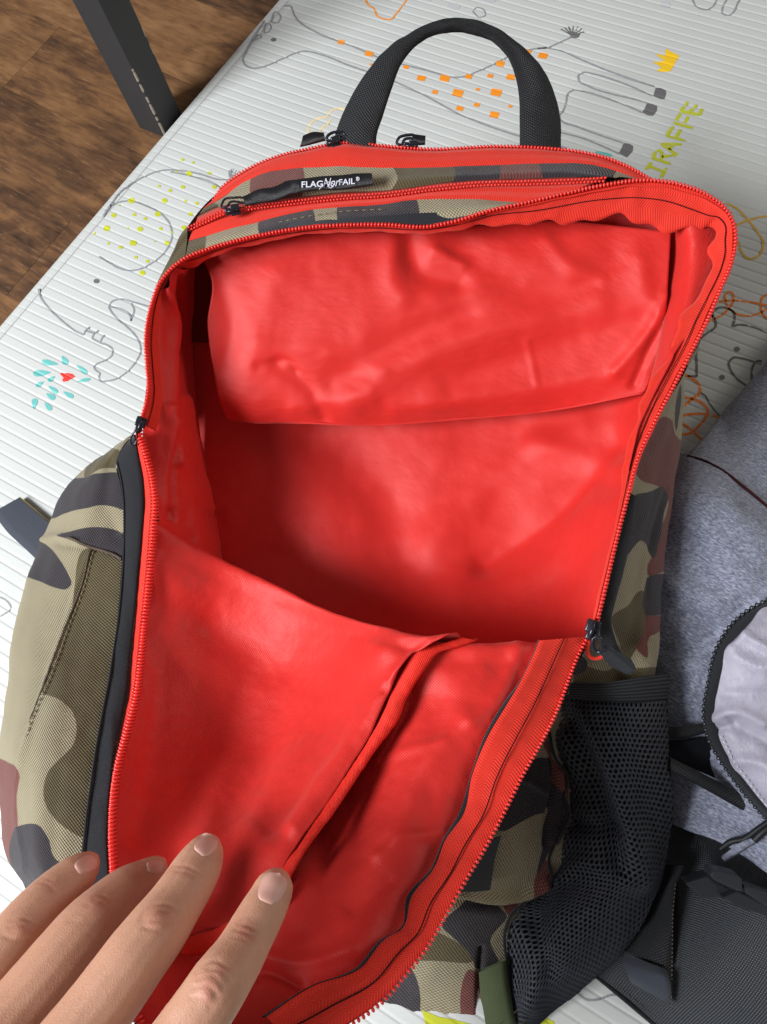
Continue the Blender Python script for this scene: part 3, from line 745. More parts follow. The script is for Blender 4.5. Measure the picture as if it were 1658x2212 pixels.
# ---- interior: back wall, side walls, hanging pocket
rows = [[(395,545,.485),(600,505,.482),(900,475,.475),(1200,440,.462),(1400,425,.447),(1560,455,.428)],
        [(400,700,.510),(650,700,.508),(900,700,.503),(1200,690,.486),(1420,650,.462),(1545,630,.435)],
        [(415,900,.523),(650,900,.520),(900,910,.514),(1150,900,.498),(1350,880,.470),(1440,860,.432)],
        [(445,1100,.524),(650,1120,.514),(900,1120,.507),(1150,1100,.492),(1290,1090,.462),(1372,1070,.420)],
        [(490,1300,.508),(700,1300,.498),(900,1290,.488),(1120,1270,.475),(1240,1255,.450),(1325,1235,.405)],
        [(520,1480,.490),(700,1450,.470),(900,1425,.450),(1100,1405,.435),(1200,1398,.425),(1292,1390,.400)]]
surf('back_wall', rows, m_lining, bp, 7, ridges=[([(930,1180),(1090,1020),(1260,930)], 45, .004), ([(1000,1290),(1180,1240),(1300,1100)], 50, .005), ([(700,950),(820,1060),(860,1200)], 70, -.006), ([(1160,960),(1330,1010)], 30, .003), ([(1050,1220),(1230,1090),(1330,960)], 28, -.004)], nz=[(.0018, 16), (.0006, 50)], seed=4)
rows = [[(378,578,.448),(344,632,.449),(322,720,.449),(320,800,.449),(312,880,.448),(312,1000,.447),(340,1100,.444),(352,1200,.443)],
        [(402,580,.455),(372,640,.458),(358,720,.457),(362,800,.457),(367,880,.456),(378,1000,.458),(392,1100,.462),(408,1210,.466)],
        [(412,570,.474),(394,640,.478),(384,720,.474),(386,800,.474),(394,900,.474),(412,1000,.477),(436,1100,.482),(462,1220,.486)],
        [(432,560,.492),(425,640,.500),(418,720,.508),(420,800,.512),(428,900,.518),(446,1000,.524),(468,1120,.522),(486,1240,.512)]]
surf('side_wall', rows, m_lining, bp, 6, ridges=[([(352,600),(376,700),(372,800),(378,900),(385,1000)], 9, .005), ([(392,600),(396,700),(386,800),(380,900)], 7, -.004), ([(365,880),(372,980),(368,1090)], 8, .004), ([(385,920),(372,1010),(370,1120)], 6, -.006), ([(400,860),(430,1000),(455,1100)], 8, .004), ([(418,900),(440,1000),(470,1110)], 5, -.003)], nz=[(.0012, 30), (.0005, 90)], seed=5, straight_v=False)
rows = [[(1530,455,.421),(1572,505,.421),(1574,565,.420),(1536,650,.417),(1468,747,.404),(1412,852,.399),(1380,922,.395),(1356,1017,.391)],
        [(1466,475,.424),(1478,530,.424),(1478,590,.423),(1466,660,.421),(1442,745,.417),(1402,851,.412),(1376,915,.408),(1352,1010,.402)],
        [(1450,480,.440),(1449,540,.440),(1446,590,.440),(1438,660,.438),(1424,742,.436),(1398,850,.430),(1380,905,.425),(1348,1010,.414)]]
surf('side_wall', rows, m_lining, bp, 6, ridges=[([(1500,520),(1490,640),(1450,760)], 10, .0015)], nz=[(.0006, 40)], seed=6, thick=.0007)
rows = [[(436,555,.466),(600,512,.461),(900,498,.456),(1200,478,.448),(1450,500,.430)],
        [(456,600,.466),(650,592,.462),(900,590,.457),(1200,580,.446),(1446,575,.430)],
        [(449,700,.474),(650,700,.468),(900,700,.463),(1200,690,.453),(1437,690,.436)],
        [(462,800,.481),(650,800,.476),(900,800,.471),(1200,785,.461),(1420,775,.443)],
        [(476,870,.490),(650,880,.486),(900,886,.480),(1200,862,.470),(1402,828,.449)],
        [(492,909,.501),(650,915,.495),(800,920,.492),(980,908,.487),(1200,887,.476),(1391,850,.451)]]
pr = [([(880,520),(905,580),(990,610)], 28, -.006), ([(860,520),(850,600),(870,640)], 26, .004), ([(1000,540),(1100,610),(1240,640),(1330,560)], 40, -.005),
      ([(760,870),(930,760),(1110,700),(1290,650)], 34, .0045), ([(720,820),(880,730),(1010,680)], 30, -.0035), ([(980,830),(1160,760),(1400,690)], 30, -.003),
      ([(600,600),(560,700),(540,800),(560,890)], 40, .003), ([(480,620),(500,700),(490,780)], 24, -.003), ([(560,790),(630,785),(640,800)], 10, -.002), ([(600,790),(660,830),(700,900)], 16, -.003),
      ([(560,740),(700,760),(830,800)], 18, .0018), ([(1440,640),(1400,720),(1330,800)], 14, .004), ([(1440,690),(1400,760),(1370,830)], 10, -.004), ([(1380,560),(1400,640),(1440,700)], 24, .003),
      ([(860,880),(1100,850),(1380,790)], 22, .0025), ([(1140,740),(1160,830)], 8, .0012), ([(640,880),(800,850)], 18, .002), ([(1180,520),(1240,580),(1300,600)], 18, .0025), ([(940,540),(1000,570)], 14, .003)]
surf('hanging_pocket', rows, m_lining, bp, 5, ridges=[(a_, w_, h_ * .62) for a_, w_, h_ in pr], nz=[(.0009, 22), (.0004, 60)], seed=8, thick=.0008)
tube('pocket_hem', P(cr([(492,907,.5005),(650,913,.4945),(800,918,.4915),(980,906,.4865),(1200,885,.4755),(1391,848,.4505)], 90)), .0007, m_lining, bp)
# dark red strip painting the shade in the slit beside the pocket
band('slit_shade', [(408,570,.488),(408,660,.500),(412,740,.506)], [(470,560,.484),(465,660,.498),(470,740,.504)], cloth('dark_red_shade', (0.16, 0.006, 0.006), 0.8, 0.2, .001, .0002, .4), bp, .0008)

# ---- main zip, bag side
W, Pp = build_grid([RIM, RIM_IN], 5, nv=9, nz=[(.0007, 70), (.0003, 170)], seed=11)
if (np.cross(np.gradient(W, axis=1), np.gradient(W, axis=0)) * (CAM - W)).sum(-1).mean() < 0: W = W[::-1]
mz = link('main_zipper', grid_mesh('main_zipper', W, grid_uv(W)), m_tape, bp)
md = mz.modifiers.new('thickness', 'SOLIDIFY'); md.thickness = .0009; md.offset = -1
teeth('zip_teeth', [(x, y, d - .0012) for x, y, d in RIM], m_coil, mz, .00200, .0014, .0012, .46)
tube('coil_cord', P(cr([(a[0]*.86+b[0]*.14, a[1]*.86+b[1]*.14, a[2]*.9+b[2]*.1-.0006) for a, b in zip(cr(RIM,120), cr(RIM_IN,120))], 260)), .00055, m_tape, mz, 5)
def seam(name, A, B, t, mat, parent, r=.00032, lift=.0009, n=420, amp=0.0):
    a, b = cr(A, n), cr(B, n); tt = t + amp * np.sin(np.arange(n) * .21)[:, None]
    p = a * (1 - tt) + b * tt; p[:, 2] -= lift
    return tube(name, P(p), r, mat, parent, 5)
seam('stitch_line', RIM, _b, .44, m_stitch, mz, .00028, .0008)

# ---- the folded-down front flap: lining, pocket, zip
flap = None
rows = [[(345,1165,.480),(430,1235,.475),(600,1330,.455),(700,1380,.445),(830,1410,.437),(940,1430,.430),(1090,1435,.425),(1166,1430,.42)],
        [(330,1122,.446),(430,1184,.463),(600,1272,.454),(700,1322,.436),(830,1362,.403),(940,1382,.385),(1090,1387,.380),(1168,1383,.379)],
        [(318,1210,.440),(480,1275,.459),(620,1340,.451),(760,1400,.416),(900,1430,.376),(1020,1435,.371),(1149,1430,.371)],
        [(305,1350,.432),(480,1400,.454),(640,1450,.444),(800,1490,.394),(950,1510,.366),(1060,1520,.359),(1101,1515,.360)],
        [(288,1500,.408),(450,1550,.438),(600,1600,.430),(750,1640,.380),(880,1660,.351),(980,1670,.344),(1024,1670,.345)],
        [(256,1650,.378),(420,1700,.410),(560,1740,.398),(700,1780,.356),(820,1800,.333),(920,1810,.328),(966,1813,.330)],
        [(244,1800,.353),(400,1830,.372),(520,1870,.354),(640,1910,.322),(750,1930,.315),(840,1940,.311),(893,1937,.313)],
        [(250,1900,.338),(400,1930,.335),(520,1970,.322),(620,2000,.309),(720,2020,.303),(790,2030,.299),(834,2031,.300)],
        [(258,2030,.321),(400,2055,.323),(480,2080,.318),(580,2100,.302),(660,2110,.295),(720,2115,.293),(780,2092,.292)],
        [(288,2180,.303),(430,2190,.302),(500,2200,.297),(560,2205,.290),(600,2200,.288),(640,2175,.287),(682,2130,.287)],
        [(345,2300,.290),(460,2310,.288),(500,2310,.286),(530,2300,.285),(560,2280,.284),(585,2245,.283),(604,2196,.283)]]
rows = [rows[0]] + [r[:-1] + [(r[-1][0] + 20, r[-1][1] + 6, r[-1][2] + .0025)] for r in rows[1:]]
W, Pp = build_grid(rows, 6, ridges=[([(1120,1400),(1080,1500),(1020,1560)], 16, .0015), ([(960,1420),(940,1480),(960,1560)], 40, -.0022), ([(1000,1560),(900,1690),(860,1800)], 26, .0022), ([(820,1850),(880,1810),(960,1800)], 14, .0014), ([(760,1960),(840,1900)], 16, -.0016), ([(700,1830),(690,1930),(640,2010)], 30, -.0025), ([(820,1640),(960,1600)], 14, .001), ([(560,2060),(660,2080),(760,2050)], 16, .002), ([(500,2140),(560,2100),(640,2130)], 14, -.003)], nz=[(.0012, 28), (.0005, 75)], seed=14)
if (np.cross(np.gradient(W, axis=1), np.gradient(W, axis=0)) * (CAM - W)).sum(-1).mean() < 0: W = W[::-1]
flap = link('front_flap', grid_mesh('front_flap', W, grid_uv(W)), m_lining, bp)
prow = [[(345,1160,.478),(430,1230,.478),(600,1325,.462),(700,1375,.446),(830,1408,.434),(940,1426,.428),(1000,1425,.425)],
        [(333,1120,.443),(430,1181,.455),(600,1268,.446),(700,1318,.428),(830,1358,.395),(940,1378,.380),(993,1380,.378)],
        [(324,1180,.438),(480,1260,.450),(640,1330,.440),(760,1375,.409),(850,1400,.376),(897,1411,.371)],
        [(313,1300,.432),(480,1370,.445),(640,1420,.435),(750,1450,.402),(820,1475,.3735),(854,1486,.368)],
        [(298,1430,.416),(450,1480,.431),(600,1520,.423),(720,1555,.391),(780,1575,.365),(807,1580,.3600)],
        [(276,1550,.396),(430,1600,.411),(560,1640,.403),(660,1665,.374),(720,1677,.352),(745,1680,.3485)],
        [(253,1660,.374),(410,1710,.387),(520,1740,.378),(610,1758,.357),(660,1762,.3405),(689,1764,.3375)],
        [(244,1790,.351),(380,1820,.357),(470,1840,.347),(550,1855,.333),(595,1864,.325),(618,1866,.324)],
        [(250,1890,.336),(370,1930,.335),(450,1960,.327),(520,1970,.318),(560,1960,.314),(582,1940,.3135)],
        [(276,2000,.322),(350,2012,.319),(400,2022,.317),(450,2005,.3145),(490,1994,.312),(522,1982,.311)]]
surf('flap_pocket', prow, m_lining, flap, 6, ridges=[([(985,1382),(880,1440),(800,1560),(640,1790)], 20, .0028), ([(870,1400),(760,1520),(590,1790)], 30, -.0030), ([(840,1420),(700,1600),(560,1800)], 50, .005), ([(400,1290),(420,1400),(520,1440)], 45, .002), ([(460,1360),(540,1440),(500,1600)], 55, -.0045), ([(560,1500),(480,1700),(430,1830)], 40, .003), ([(350,1450),(330,1650),(300,1800)], 30, -.002), ([(930,1385),(890,1420),(845,1475)], 8, .0018), ([(850,1460),(835,1500)], 5, -.0012)], nz=[(.0012, 20), (.00045, 70)], seed=15, thick=.0008)
PA_ = [(1000,1378,.3765),(950,1392,.374),(896,1411,.3700),(873,1447,.3685),(851,1487,.3672),(832,1532,.363),(803,1588,.3585),(744,1680,.348),(688,1764,.337),(648,1824,.3275),(616,1868,.323),(580,1940,.312),(522,1984,.310)]
PB_ = [(1034,1384,.3775),(985,1399,.374),(950,1410,.371),(914,1453,.3675),(885,1498,.366),(858,1560,.361),(812,1622,.3545),(767,1689,.346),(722,1757,.3365),(667,1830,.326),(630,1893,.319),(600,1955,.311),(530,2006,.309)]
band('pocket_piping', PA_, PB_, m_piping, flap, .0016, .0016, 5, ncross=7, nz=[(.0003, 160), (.0002, 300)])
band('pocket_piping', [(395,2030,.316),(440,2016,.3135),(490,1996,.3115),(520,1984,.310)], [(392,2064,.3165),(440,2062,.314),(490,2042,.3125),(526,2012,.3105)], m_piping, flap, .0016, .0016, 5, ncross=7)
fz = band('flap_zipper', FL_R, [(x, y, d - .0018) for x, y, d in FL_RIN], m_tape, flap, .0009, 0.0006, 5, nz=[(.0006, 60), (.0003, 150)], ncross=9)
teeth('zip_teeth', [(x, y, d - .0006) for x, y, d in FL_R], m_coil, fz, .00205, .0011, .0010, .36, off=-.0006)
seam('stitch_line', [(x, y, d - .001) for x, y, d in FL_R], [(x, y, d - .0028) for x, y, d in FL_RIN], .47, m_stitch, fz, .00034, .0008)
band('flap_binding', [(x - 1, y - 2, d - .0006) for x, y, d in FL_RIN], [(x - (2 if i < 2 else 6 + 4 * math.sin(i * 2.3)), y - 2, d + .0002) for i, (x, y, d) in enumerate(FL_RIN)], m_binding, fz, .0008, 0, 5)
fz2 = band('flap_zipper', FL_LIN, FL_L, m_tape, flap, .0009, 0.0004, 5, nz=[(.0003, 120)])
teeth('zip_teeth', [(x + 1, y, d - .0014) for x, y, d in FL_L], m_coil, fz2, .00196, .0024, .0013, .44)
teeth('zip_teeth', [(x + .36 * (a[0]-x) - 2, y, d - .0012) for (x, y, d), a in zip(FL_L, FL_LIN)], m_coil, fz2, .00196, .0010, .0009, .36, stagger=.4)
# outer face of the flap
surf('flap_outer', [[(x * .96 + 20, y * .985 + 12, d + .028) for x, y, d in r] for r in rows[2:]], m_camo, flap, 14, camo=True)

# ---- black binding + camouflage side on the left
BL = [(288,938,.446),(262,972,.448),(250,997,.449),(258,1030,.447),(263,1062,.446),(266,1120,.445),(265,1187,.444),(259,1280,.438),(254,1330,.433),(242,1412,.422),(232,1475,.410),(225,1510,.403),(208,1600,.385),(193,1700,.367),(181,1800,.352),(176,1870,.343),(190,1960,.333),(230,2060,.322)]
SILL = [(268,950,.462),(245,968,.470),(215,987,.476),(170,1027,.482),(135,1067,.485),(115,1112,.486),(97,1157,.483),(80,1197,.478),(62,1247,.470),(40,1327,.46),(25,1402,.45),(17,1475,.44),(8,1540,.432),(-4,1625,.425),(0,1750,.42),(15,1850,.414),(60,1915,.408),(110,1990,.40)]
a, b = cr(BL, 30), cr(SILL, 30)
def lerp(t, e): 
    r = a * (1 - t) + b * t; r[:, 2] = a[:, 2] * (1 - e) + b[:, 2] * e; return r
und = b.copy(); und[:, 0] += 22; und[:, 1] -= 4; und[:, 2] += .03
und2 = b.copy(); und2[:, 0] += 60; und2[:, 1] -= 10; und2[:, 2] = gdepth(und2[:, 0], und2[:, 1]) - .004
blobsL = {'olive': [[(240,968),(262,975),(262,1008),(225,1010),(180,1030),(200,990)], C3([(385,890),(525,945),(520,1150),(490,1350),(465,1480),(205,1480),(260,1350),(310,1180)]), C5([(460,-20),(420,250),(385,450),(355,670),(300,640),(240,590),(200,530),(190,450),(210,380),(260,330),(320,260),(332,190),(310,120),(250,70),(185,40),(195,-20)])],
          'maroon': [C5([(15,50),(0,330),(40,345),(78,360),(75,500),(84,620),(98,800),(80,860),(-40,700),(-40,300)])],
          'black': [C3([(340,590),(420,570),(520,575),(540,600),(540,730),(490,715),(430,708),(380,720),(300,735),(215,765),(200,700),(270,600)]), C3([(255,842),(330,815),(400,803),(470,808),(540,840),(540,950),(440,905),(370,880),(300,855)]), C3([(180,868),(215,890),(260,940),(300,1010),(312,1050),(290,1072),(240,1065),(180,1040),(115,1010),(140,920)]), C5([(78,622),(170,615),(210,670),(240,760),(275,785),(180,860),(130,900),(80,850)])]}
sideL = surf('front_pocket_side', [a, lerp(.3, .02), lerp(.62, .12), lerp(.87, .5), b, und, und2], m_camo, bp, 5, ridges=[([(270,1155),(190,1172),(130,1158),(88,1168)], 6, .0018), ([(250,1195),(190,1185),(130,1175)], 7, -.0012), ([(195,1190),(150,1322),(100,1475),(55,1615),(35,1715),(45,1825),(62,1915)], 5, .0012), ([(240,1000),(230,1080),(250,1150)], 18, -.0015)], nz=[(.0012, 26), (.0004, 80)], seed=21, camo=True, blobs=blobsL)
def dashes(name, px, mat, parent, dash=.0022, gap=.0012, r=.00026):
    W_ = px if isinstance(px, np.ndarray) else P(cr(px, 400)); s_ = np.concatenate([[0], np.cumsum(np.linalg.norm(np.diff(W_, axis=0), axis=1))]); V = []; Fc = []; q = 0
    while q < s_[-1] - dash:
        pp = np.stack([np.interp(np.linspace(q, q + dash, 3), s_, W_[:, k]) for k in range(3)], 1)
        v, f = tube_geo(pp, [r * .6, r, r * .6], 5); b0 = len(V); V += v; Fc += [tuple(b0 + i for i in ff) for ff in f]; q += dash + gap
    return link(name, mesh(name, V, Fc), mat, parent, 'stuff')
dashes('pale_seam', on_surf('front_pocket_side', [(203,1190),(185,1262),(157,1335),(128,1415),(105,1478),(80,1540),(57,1615),(44,1680),(37,1740),(42,1800),(52,1860)]), m_pale, sideL, .0026, .0010, .00034)
tube('seam_groove', on_surf('front_pocket_side', [(197,1189),(180,1258),(152,1330),(123,1410),(100,1474),(75,1540),(51,1615),(38,1680)], .0001), .0005, m_thread, sideL)
tube('seam_cord', on_surf('front_pocket_side', [(264,1208),(240,1196),(190,1178),(160,1165),(130,1160),(105,1164),(92,1174)], .0006), .0009, m_thread, sideL)
band('edge_binding', [(x + 2, y, d - .0005) for x, y, d in BL], [(x - 2, y, d - .0012) for x, y, d in FL_LIN], m_binding, bp, .0012, .0012, 6, nz=[(.0004, 60)], ncross=7)
tube('binding_edge', P(cr([(x + 3, y, d - .0015) for x, y, d in BL[2:]], 140)), .0006, m_binding, bp)

# ---- top of the bag: camouflage strips and the two closed zips behind the opening
FS = [(408,520,.450),(475,501,.447),(550,481,.444),(650,458,.440),(750,446,.436),(829,441,.434),(904,431,.432),(1029,430,.428),(1144,436,.423),(1215,424,.42)]
MZ = [(407,495,.454),(450,475,.452),(480,461,.450),(525,452,.448),(650,436,.444),(750,426,.440),(829,421,.438),(929,408,.435),(1029,398,.432),(1129,395,.429),(1229,392,.425),(1304,388,.42)]
MU = [(428,468,.459),(475,446,.457),(550,437,.454),(627,428,.450),(750,414,.446),(829,412,.443),(979,392,.439),(1129,386,.434),(1229,383,.43),(1310,381,.425)]
ML = [(440,450,.464),(490,420,.462),(525,396,.461),(575,373,.459),(650,363,.456),(750,360,.452),(829,363,.449),(954,361,.445),(1079,356,.441),(1179,354,.437),(1279,356,.433),(1329,370,.430),(1378,387,.424)]
RZ = [(462,432,.470),(480,405,.470),(500,388,.469),(550,358,.468),(600,338,.467),(675,320,.464),(740,308,.461),(829,315,.458),(929,322,.455),(1079,316,.450),(1179,320,.446),(1254,328,.442),(1314,342,.438),(1359,361,.433),(1404,386,.427)]
rimtop = [q for q in RIM if 395 <= q[0] <= 1235 and q[1] < 570]
rt = [(x, y + 3, d + .002) for x, y, d in rimtop]
mid = [(p[0]*.5+q[0]*.5, p[1]*.5+q[1]*.5, p[2]*.5+q[2]*.5 - .003) for p, q in zip(cr(rt, 20), cr(FS, 20))]
bF = {'black': [[(560,505),(562,470),(600,460),(672,445),(678,500),(620,510)], [(735,430),(735,500),(900,500),(906,450),(896,420),(800,430)]], 'olive': [[(395,500),(440,495),(430,560),(395,560)]]}
surf('top_panel', [rt, mid, FS], m_camo, bp, 4, camo=True, blobs=bF, nz=[(.0005, 60)])
dashes('pale_seam', [(570,487,.4385),(650,470,.4345),(735,457,.4305),(829,452,.428)], m_pale, bp, .003, .0016, .0003)
band('edge_binding', [(625,482,.4335),(735,472,.4300),(829,466,.4275),(940,459,.4245),(1044,462,.4205)], [(620,494,.431),(735,488,.4275),(829,486,.4255),(929,490,.4225),(1050,462,.419)], m_binding, bp, .0008)
z2 = band('middle_zipper', FS, MU, m_tape, bp, .0008, .001, 4, nz=[(.0003, 90)])
teeth('zip_teeth', [(x, y, d - .0022) for x, y, d in MZ], m_coil, z2, .0020, .0009, .0010, .46, off=.0008)
teeth('zip_teeth', [(x, y, d - .0022) for x, y, d in MZ], m_coil, z2, .0020, .0009, .0010, .46, off=-.0009, stagger=.5)
mid = [(p[0]*.5+q[0]*.5, p[1]*.5+q[1]*.5, p[2]*.5+q[2]*.5 - .003) for p, q in zip(cr(MU, 24), cr(ML, 24))]
bM = {'maroon': [[(548,370),(556,450),(600,445),(642,440),(646,350),(600,345)], [(1075,335),(1078,400),(1130,400),(1182,380),(1170,335)]], 'black': [[(966,340),(985,372),(975,410),(1020,405),(1075,395),(1076,335)], [(1168,330),(1182,400),(1318,392),(1330,376),(1318,335),(1240,330)]], 'olive': [[(840,345),(980,345),(990,375),(960,410),(840,420),(860,385)], [(420,470),(440,440),(470,440),(450,480)]]}
surf('top_panel', [MU, mid, ML], m_camo, bp, 4, camo=True, blobs=bM, nz=[(.0005, 60)])
z3 = band('rear_zipper', ML, RZ, m_tape, bp, .0008, .0015, 4, nz=[(.0003, 90)])
teeth('zip_teeth', [(x, y, d - .0012) for x, y, d in RZ], m_coil, z3, .0020, .0012, .0011, .46)
# left shoulder of the bag
inn = [q for q in RIM if 318 < q[0] < 450 and 530 < q[1] < 700]
inn = [(x, y, d + .002) for x, y, d in inn]
out = [(322,690,.452),(331,645,.455),(341,610,.458),(356,580,.459),(375,545,.461),(394,503,.463),(409,486,.463)][:]
u1 = [(x + 14, y + 14, d + .05) for x, y, d in out]
surf('top_panel', [inn, [(p[0]*.5+q[0]*.5, p[1]*.5+q[1]*.5, p[2]*.5+q[2]*.5 - .003) for p, q in zip(cr(inn, 10), cr(out, 10))], out, u1], m_camo, bp, 4, camo=True, blobs={'olive': [[(300,720),(360,560),(420,470),(450,540),(400,575),(340,720)]], 'black': [[(318,700),(328,640),(350,600),(372,590),(360,610),(335,690)]]})
tube('shoulder_seam', P(cr([(409,490,.4605),(412,510,.453),(416,530,.448),(421,545,.443)], 20)), .0006, m_binding, bp)

# ---- hidden back of the bag, down to the mat
def skirt(name, curve, pull=(900, 1150), k1=.08, k2=.15, mat=None):
    c = np.asarray(curve, float); g0 = gdepth(c[:, 0], c[:, 1])
    rows_ = [c]
    for kk, f in ((k1 * .5, .35), (k1, .7), (k2, 1.0)):
        r = c.copy(); r[:, 0] += (pull[0] - c[:, 0]) * kk; r[:, 1] += (pull[1] - c[:, 1]) * kk
        gd = gdepth(r[:, 0], r[:, 1]) - .003
        r[:, 2] = c[:, 2] * (1 - f) + gd * f; rows_.append(r)
    return surf(name, rows_, mat or m_camo, bp, 12, camo=True)
skirt('back_panel', [(x, y + 2, d + .002) for x, y, d in RIM[0:8]][::1] + [(356,583,.461),(394,508,.465),(445,440,.471)] + [(x, y + 4, d + .002) for x, y, d in RZ[1:]] + [(x, y + 2, d + .003) for x, y, d in RIM[22:30]])
# ---- right side panel
SR = [(1512,752,.408),(1487,790,.424),(1479,887,.433),(1471,962,.436),(1461,1037,.436),(1451,1112,.434),(1437,1187,.431),(1431,1262,.429),(1426,1337,.426),(1421,1387,.424),(1412,1450,.423),(1407,1500,.424)]
IR = [(1504,748,.405),(1456,842,.402),(1417,916,.399),(1382,992,.396),(1362,1066,.393),(1342,1142,.390),(1324,1216,.387),(1309,1282,.386),(1296,1345,.386),(1266,1400,.390),(1240,1450,.394),(1225,1500,.398)]
mm = [(p[0]*.5+q[0]*.5, p[1]*.5+q[1]*.5, p[2]*.65+q[2]*.35 - .002) for p, q in zip(IR, SR)]
blobsR = {'maroon': [C4([(1182,345),(1210,325),(1245,340),(1262,400),(1290,430),(1310,400),(1310,700),(1250,960),(1150,1010),(1145,970),(1165,930),(1190,840),(1225,660),(1180,625),(1110,600),(1080,560),(1120,450)]), C4([(1150,1190),(1205,1190),(1195,1250),(1155,1275),(1145,1370),(1090,1320),(1120,1270)])],
          'olive': [C4([(985,1190),(1060,1140),(1115,1075),(1150,1125),(1145,1270),(1090,1330),(1060,1400),(1200,1420),(1180,1480),(820,1500),(830,1400),(980,1420),(1020,1330)])],
          'black': [C4([(1080,665),(1150,650),(1210,628),(1232,655),(1215,745),(1200,830),(1165,940),(1140,880),(1110,860),(1080,890),(1050,930),(1040,800)]), C4([(1283,180),(1268,250),(1258,330),(1266,395),(1278,330),(1288,250)]), C4([(1155,1015),(1212,1005),(1205,1180),(1150,1185)]), C4([(820,1340),(880,1390),(870,1420),(820,1440)])],
          'tan': []}
sideR = surf('side_panel', [IR, mm, SR, [(x - 22, y + 4, d + .035) for x, y, d in SR], [(x - 60, y + 10, float(gdepth(x - 60, y + 10)) - .004) for x, y, d in SR]], m_camo, bp, 5, ridges=[([(1440,1060),(1405,1200),(1404,1330),(1400,1420)], 7, -.0016), ([(1404,1200),(1385,1290)], 8, .001)], nz=[(.0011, 30), (.0004, 90)], seed=25, camo=True, blobs=blobsR)
band('edge_binding', [(1361,1064,.3915),(1341,1140,.3885),(1323,1216,.3855),(1308,1282,.3845),(1296,1345,.3845),(1300,1390,.386),(1310,1420,.388)], [(1377,1074,.3925),(1361,1180,.3895),(1346,1240,.387),(1330,1302,.3855),(1322,1338,.3855),(1330,1380,.387),(1343,1412,.389)], m_binding, bp, .001, .0006, 5, nz=[(.0003, 90)])

# ---- front gusset under the flap on the right
gr = [[(1170,1480,.404),(1200,1490,.404),(1255,1500,.404)], [(1100,1590,.412),(1150,1600,.410),(1222,1600,.414)], [(1040,1700,.418),(1130,1715,.412),(1246,1700,.421)], [(960,1840,.422),(1080,1850,.415),(1224,1850,.427)], [(880,1960,.427),(1000,1985,.42),(1134,1980,.432)], [(790,2070,.431),(950,2100,.425),(1118,2090,.431)], [(740,2134,.4345),(829,2166,.4335),(899,2187,.4315),(1014,2210,.428),(1122,2236,.4235)]]
bG = {'maroon': [C6([(715,195),(740,340),(800,390),(780,490),(735,450),(722,330),(690,260)]), C6([(700,765),(740,840),(700,890),(620,945),(540,1010),(520,930),(615,915),(660,835)]), C6([(385,1240),(415,1270),(420,1480),(365,1480)])],
      'black': [C6([(590,350),(725,335),(735,450),(715,560),(660,575),(600,602),(500,640),(480,560)]), C6([(735,440),(780,490),(800,580),(740,690),(700,765),(660,840),(690,710),(722,560)]), C6([(285,1000),(460,960),(530,1000),(460,1110),(495,1220),(420,1255),(365,1160),(290,1090),(250,1050)]), C6([(-200,1300),(100,1210),(140,1270),(140,1480),(-200,1400)])],
      'olive': [C6([(180,1060),(260,1090),(360,1150),(390,1190),(200,1200),(100,1200)])]}
gus = surf('front_gusset', gr, m_camo, bp, 5, ridges=[(C6([(320,905),(480,925),(620,905),(700,860)]), 9, .006), (C6([(300,945),(480,965),(640,940)]), 9, -.006), (C6([(725,330),(735,450),(715,560),(700,700)]), 5, -.004), (C6([(760,380),(775,480),(790,580),(740,690)]), 7, .003), (C6([(420,1150),(412,1300),(415,1470)]), 5, -.004), (C6([(620,420),(700,470)]), 8, .002)], nz=[(.0012, 30), (.0004, 90)], seed=31, camo=True, blobs=bG)
slab('label_window', C6([(300,905),(400,905),(462,898),(482,760),(508,665),(430,690),(360,800)]), [.4075,.4075,.4075,.4065,.4055,.407,.4075], .0012, m_plastic, gus, .0004)
band('bottom_loop', [(q[0], q[1], .4225) for q in C6([(412,1250),(418,1340),(432,1420),(445,1500)])], [(q[0], q[1], .4215) for q in C6([(530,1200),(540,1290),(556,1390),(575,1500)])], m_green, bp, .0016, .001, 5, nz=[(.0005, 50)])

# ---- mesh side pocket
mrows = [[(1218,1500,.404),(1300,1508,.393),(1380,1512,.395),(1442,1512,.409)], [(1188,1590,.415),(1290,1600,.392),(1390,1600,.391),(1446,1600,.408)], [(1222,1690,.421),(1310,1700,.394),(1400,1700,.391),(1450,1700,.408)], [(1210,1800,.426),(1300,1810,.401),(1390,1800,.396),(1448,1800,.41)], [(1188,1890,.431),(1280,1900,.406),(1370,1890,.399),(1434,1880,.411)], [(1106,1975,.431),(1220,1980,.407),(1320,1980,.399),(1398,1980,.411)], [(1092,2050,.430),(1180,2060,.406),(1270,2060,.401),(1338,2060,.413)], [(1096,2120,.428),(1160,2120,.410),(1220,2120,.406),(1278,2122,.415)], [(1108,2195,.426),(1135,2190,.420),(1165,2185,.417),(1198,2182,.419)], [(1118,2240,.4235),(1126,2238,.423),(1134,2235,.4225),(1142,2230,.422)]]
mr = [([(1270,1540),(1330,1680),(1390,1900)], 26, .004), ([(1230,1560),(1290,1700),(1340,1880)], 22, -.005), ([(1240,1780),(1330,1800)], 20, -.004), ([(1200,1900),(1260,1860),(1350,1900)], 18, .003), ([(1190,1870),(1150,2000),(1180,2100)], 26, -.005), ([(1130,2010),(1160,2090),(1150,2170)], 20, .003)]
Wn, Pn = build_grid(mrows, 6, ridges=mr, nz=[(.0012, 35)], seed=33)
if (np.cross(np.gradient(Wn, axis=1), np.gradient(Wn, axis=0)) * (CAM - Wn)).sum(-1).mean() < 0: Wn = Wn[:, ::-1]; Pn = Pn[:, ::-1]
Nn = grid_normals(Wn)
netp = link('mesh_pocket', grid_mesh('mesh_pocket', Wn - Nn * .0028, grid_uv(Wn)), m_netback, bp)
nvg, nug = Wn.shape[:2]
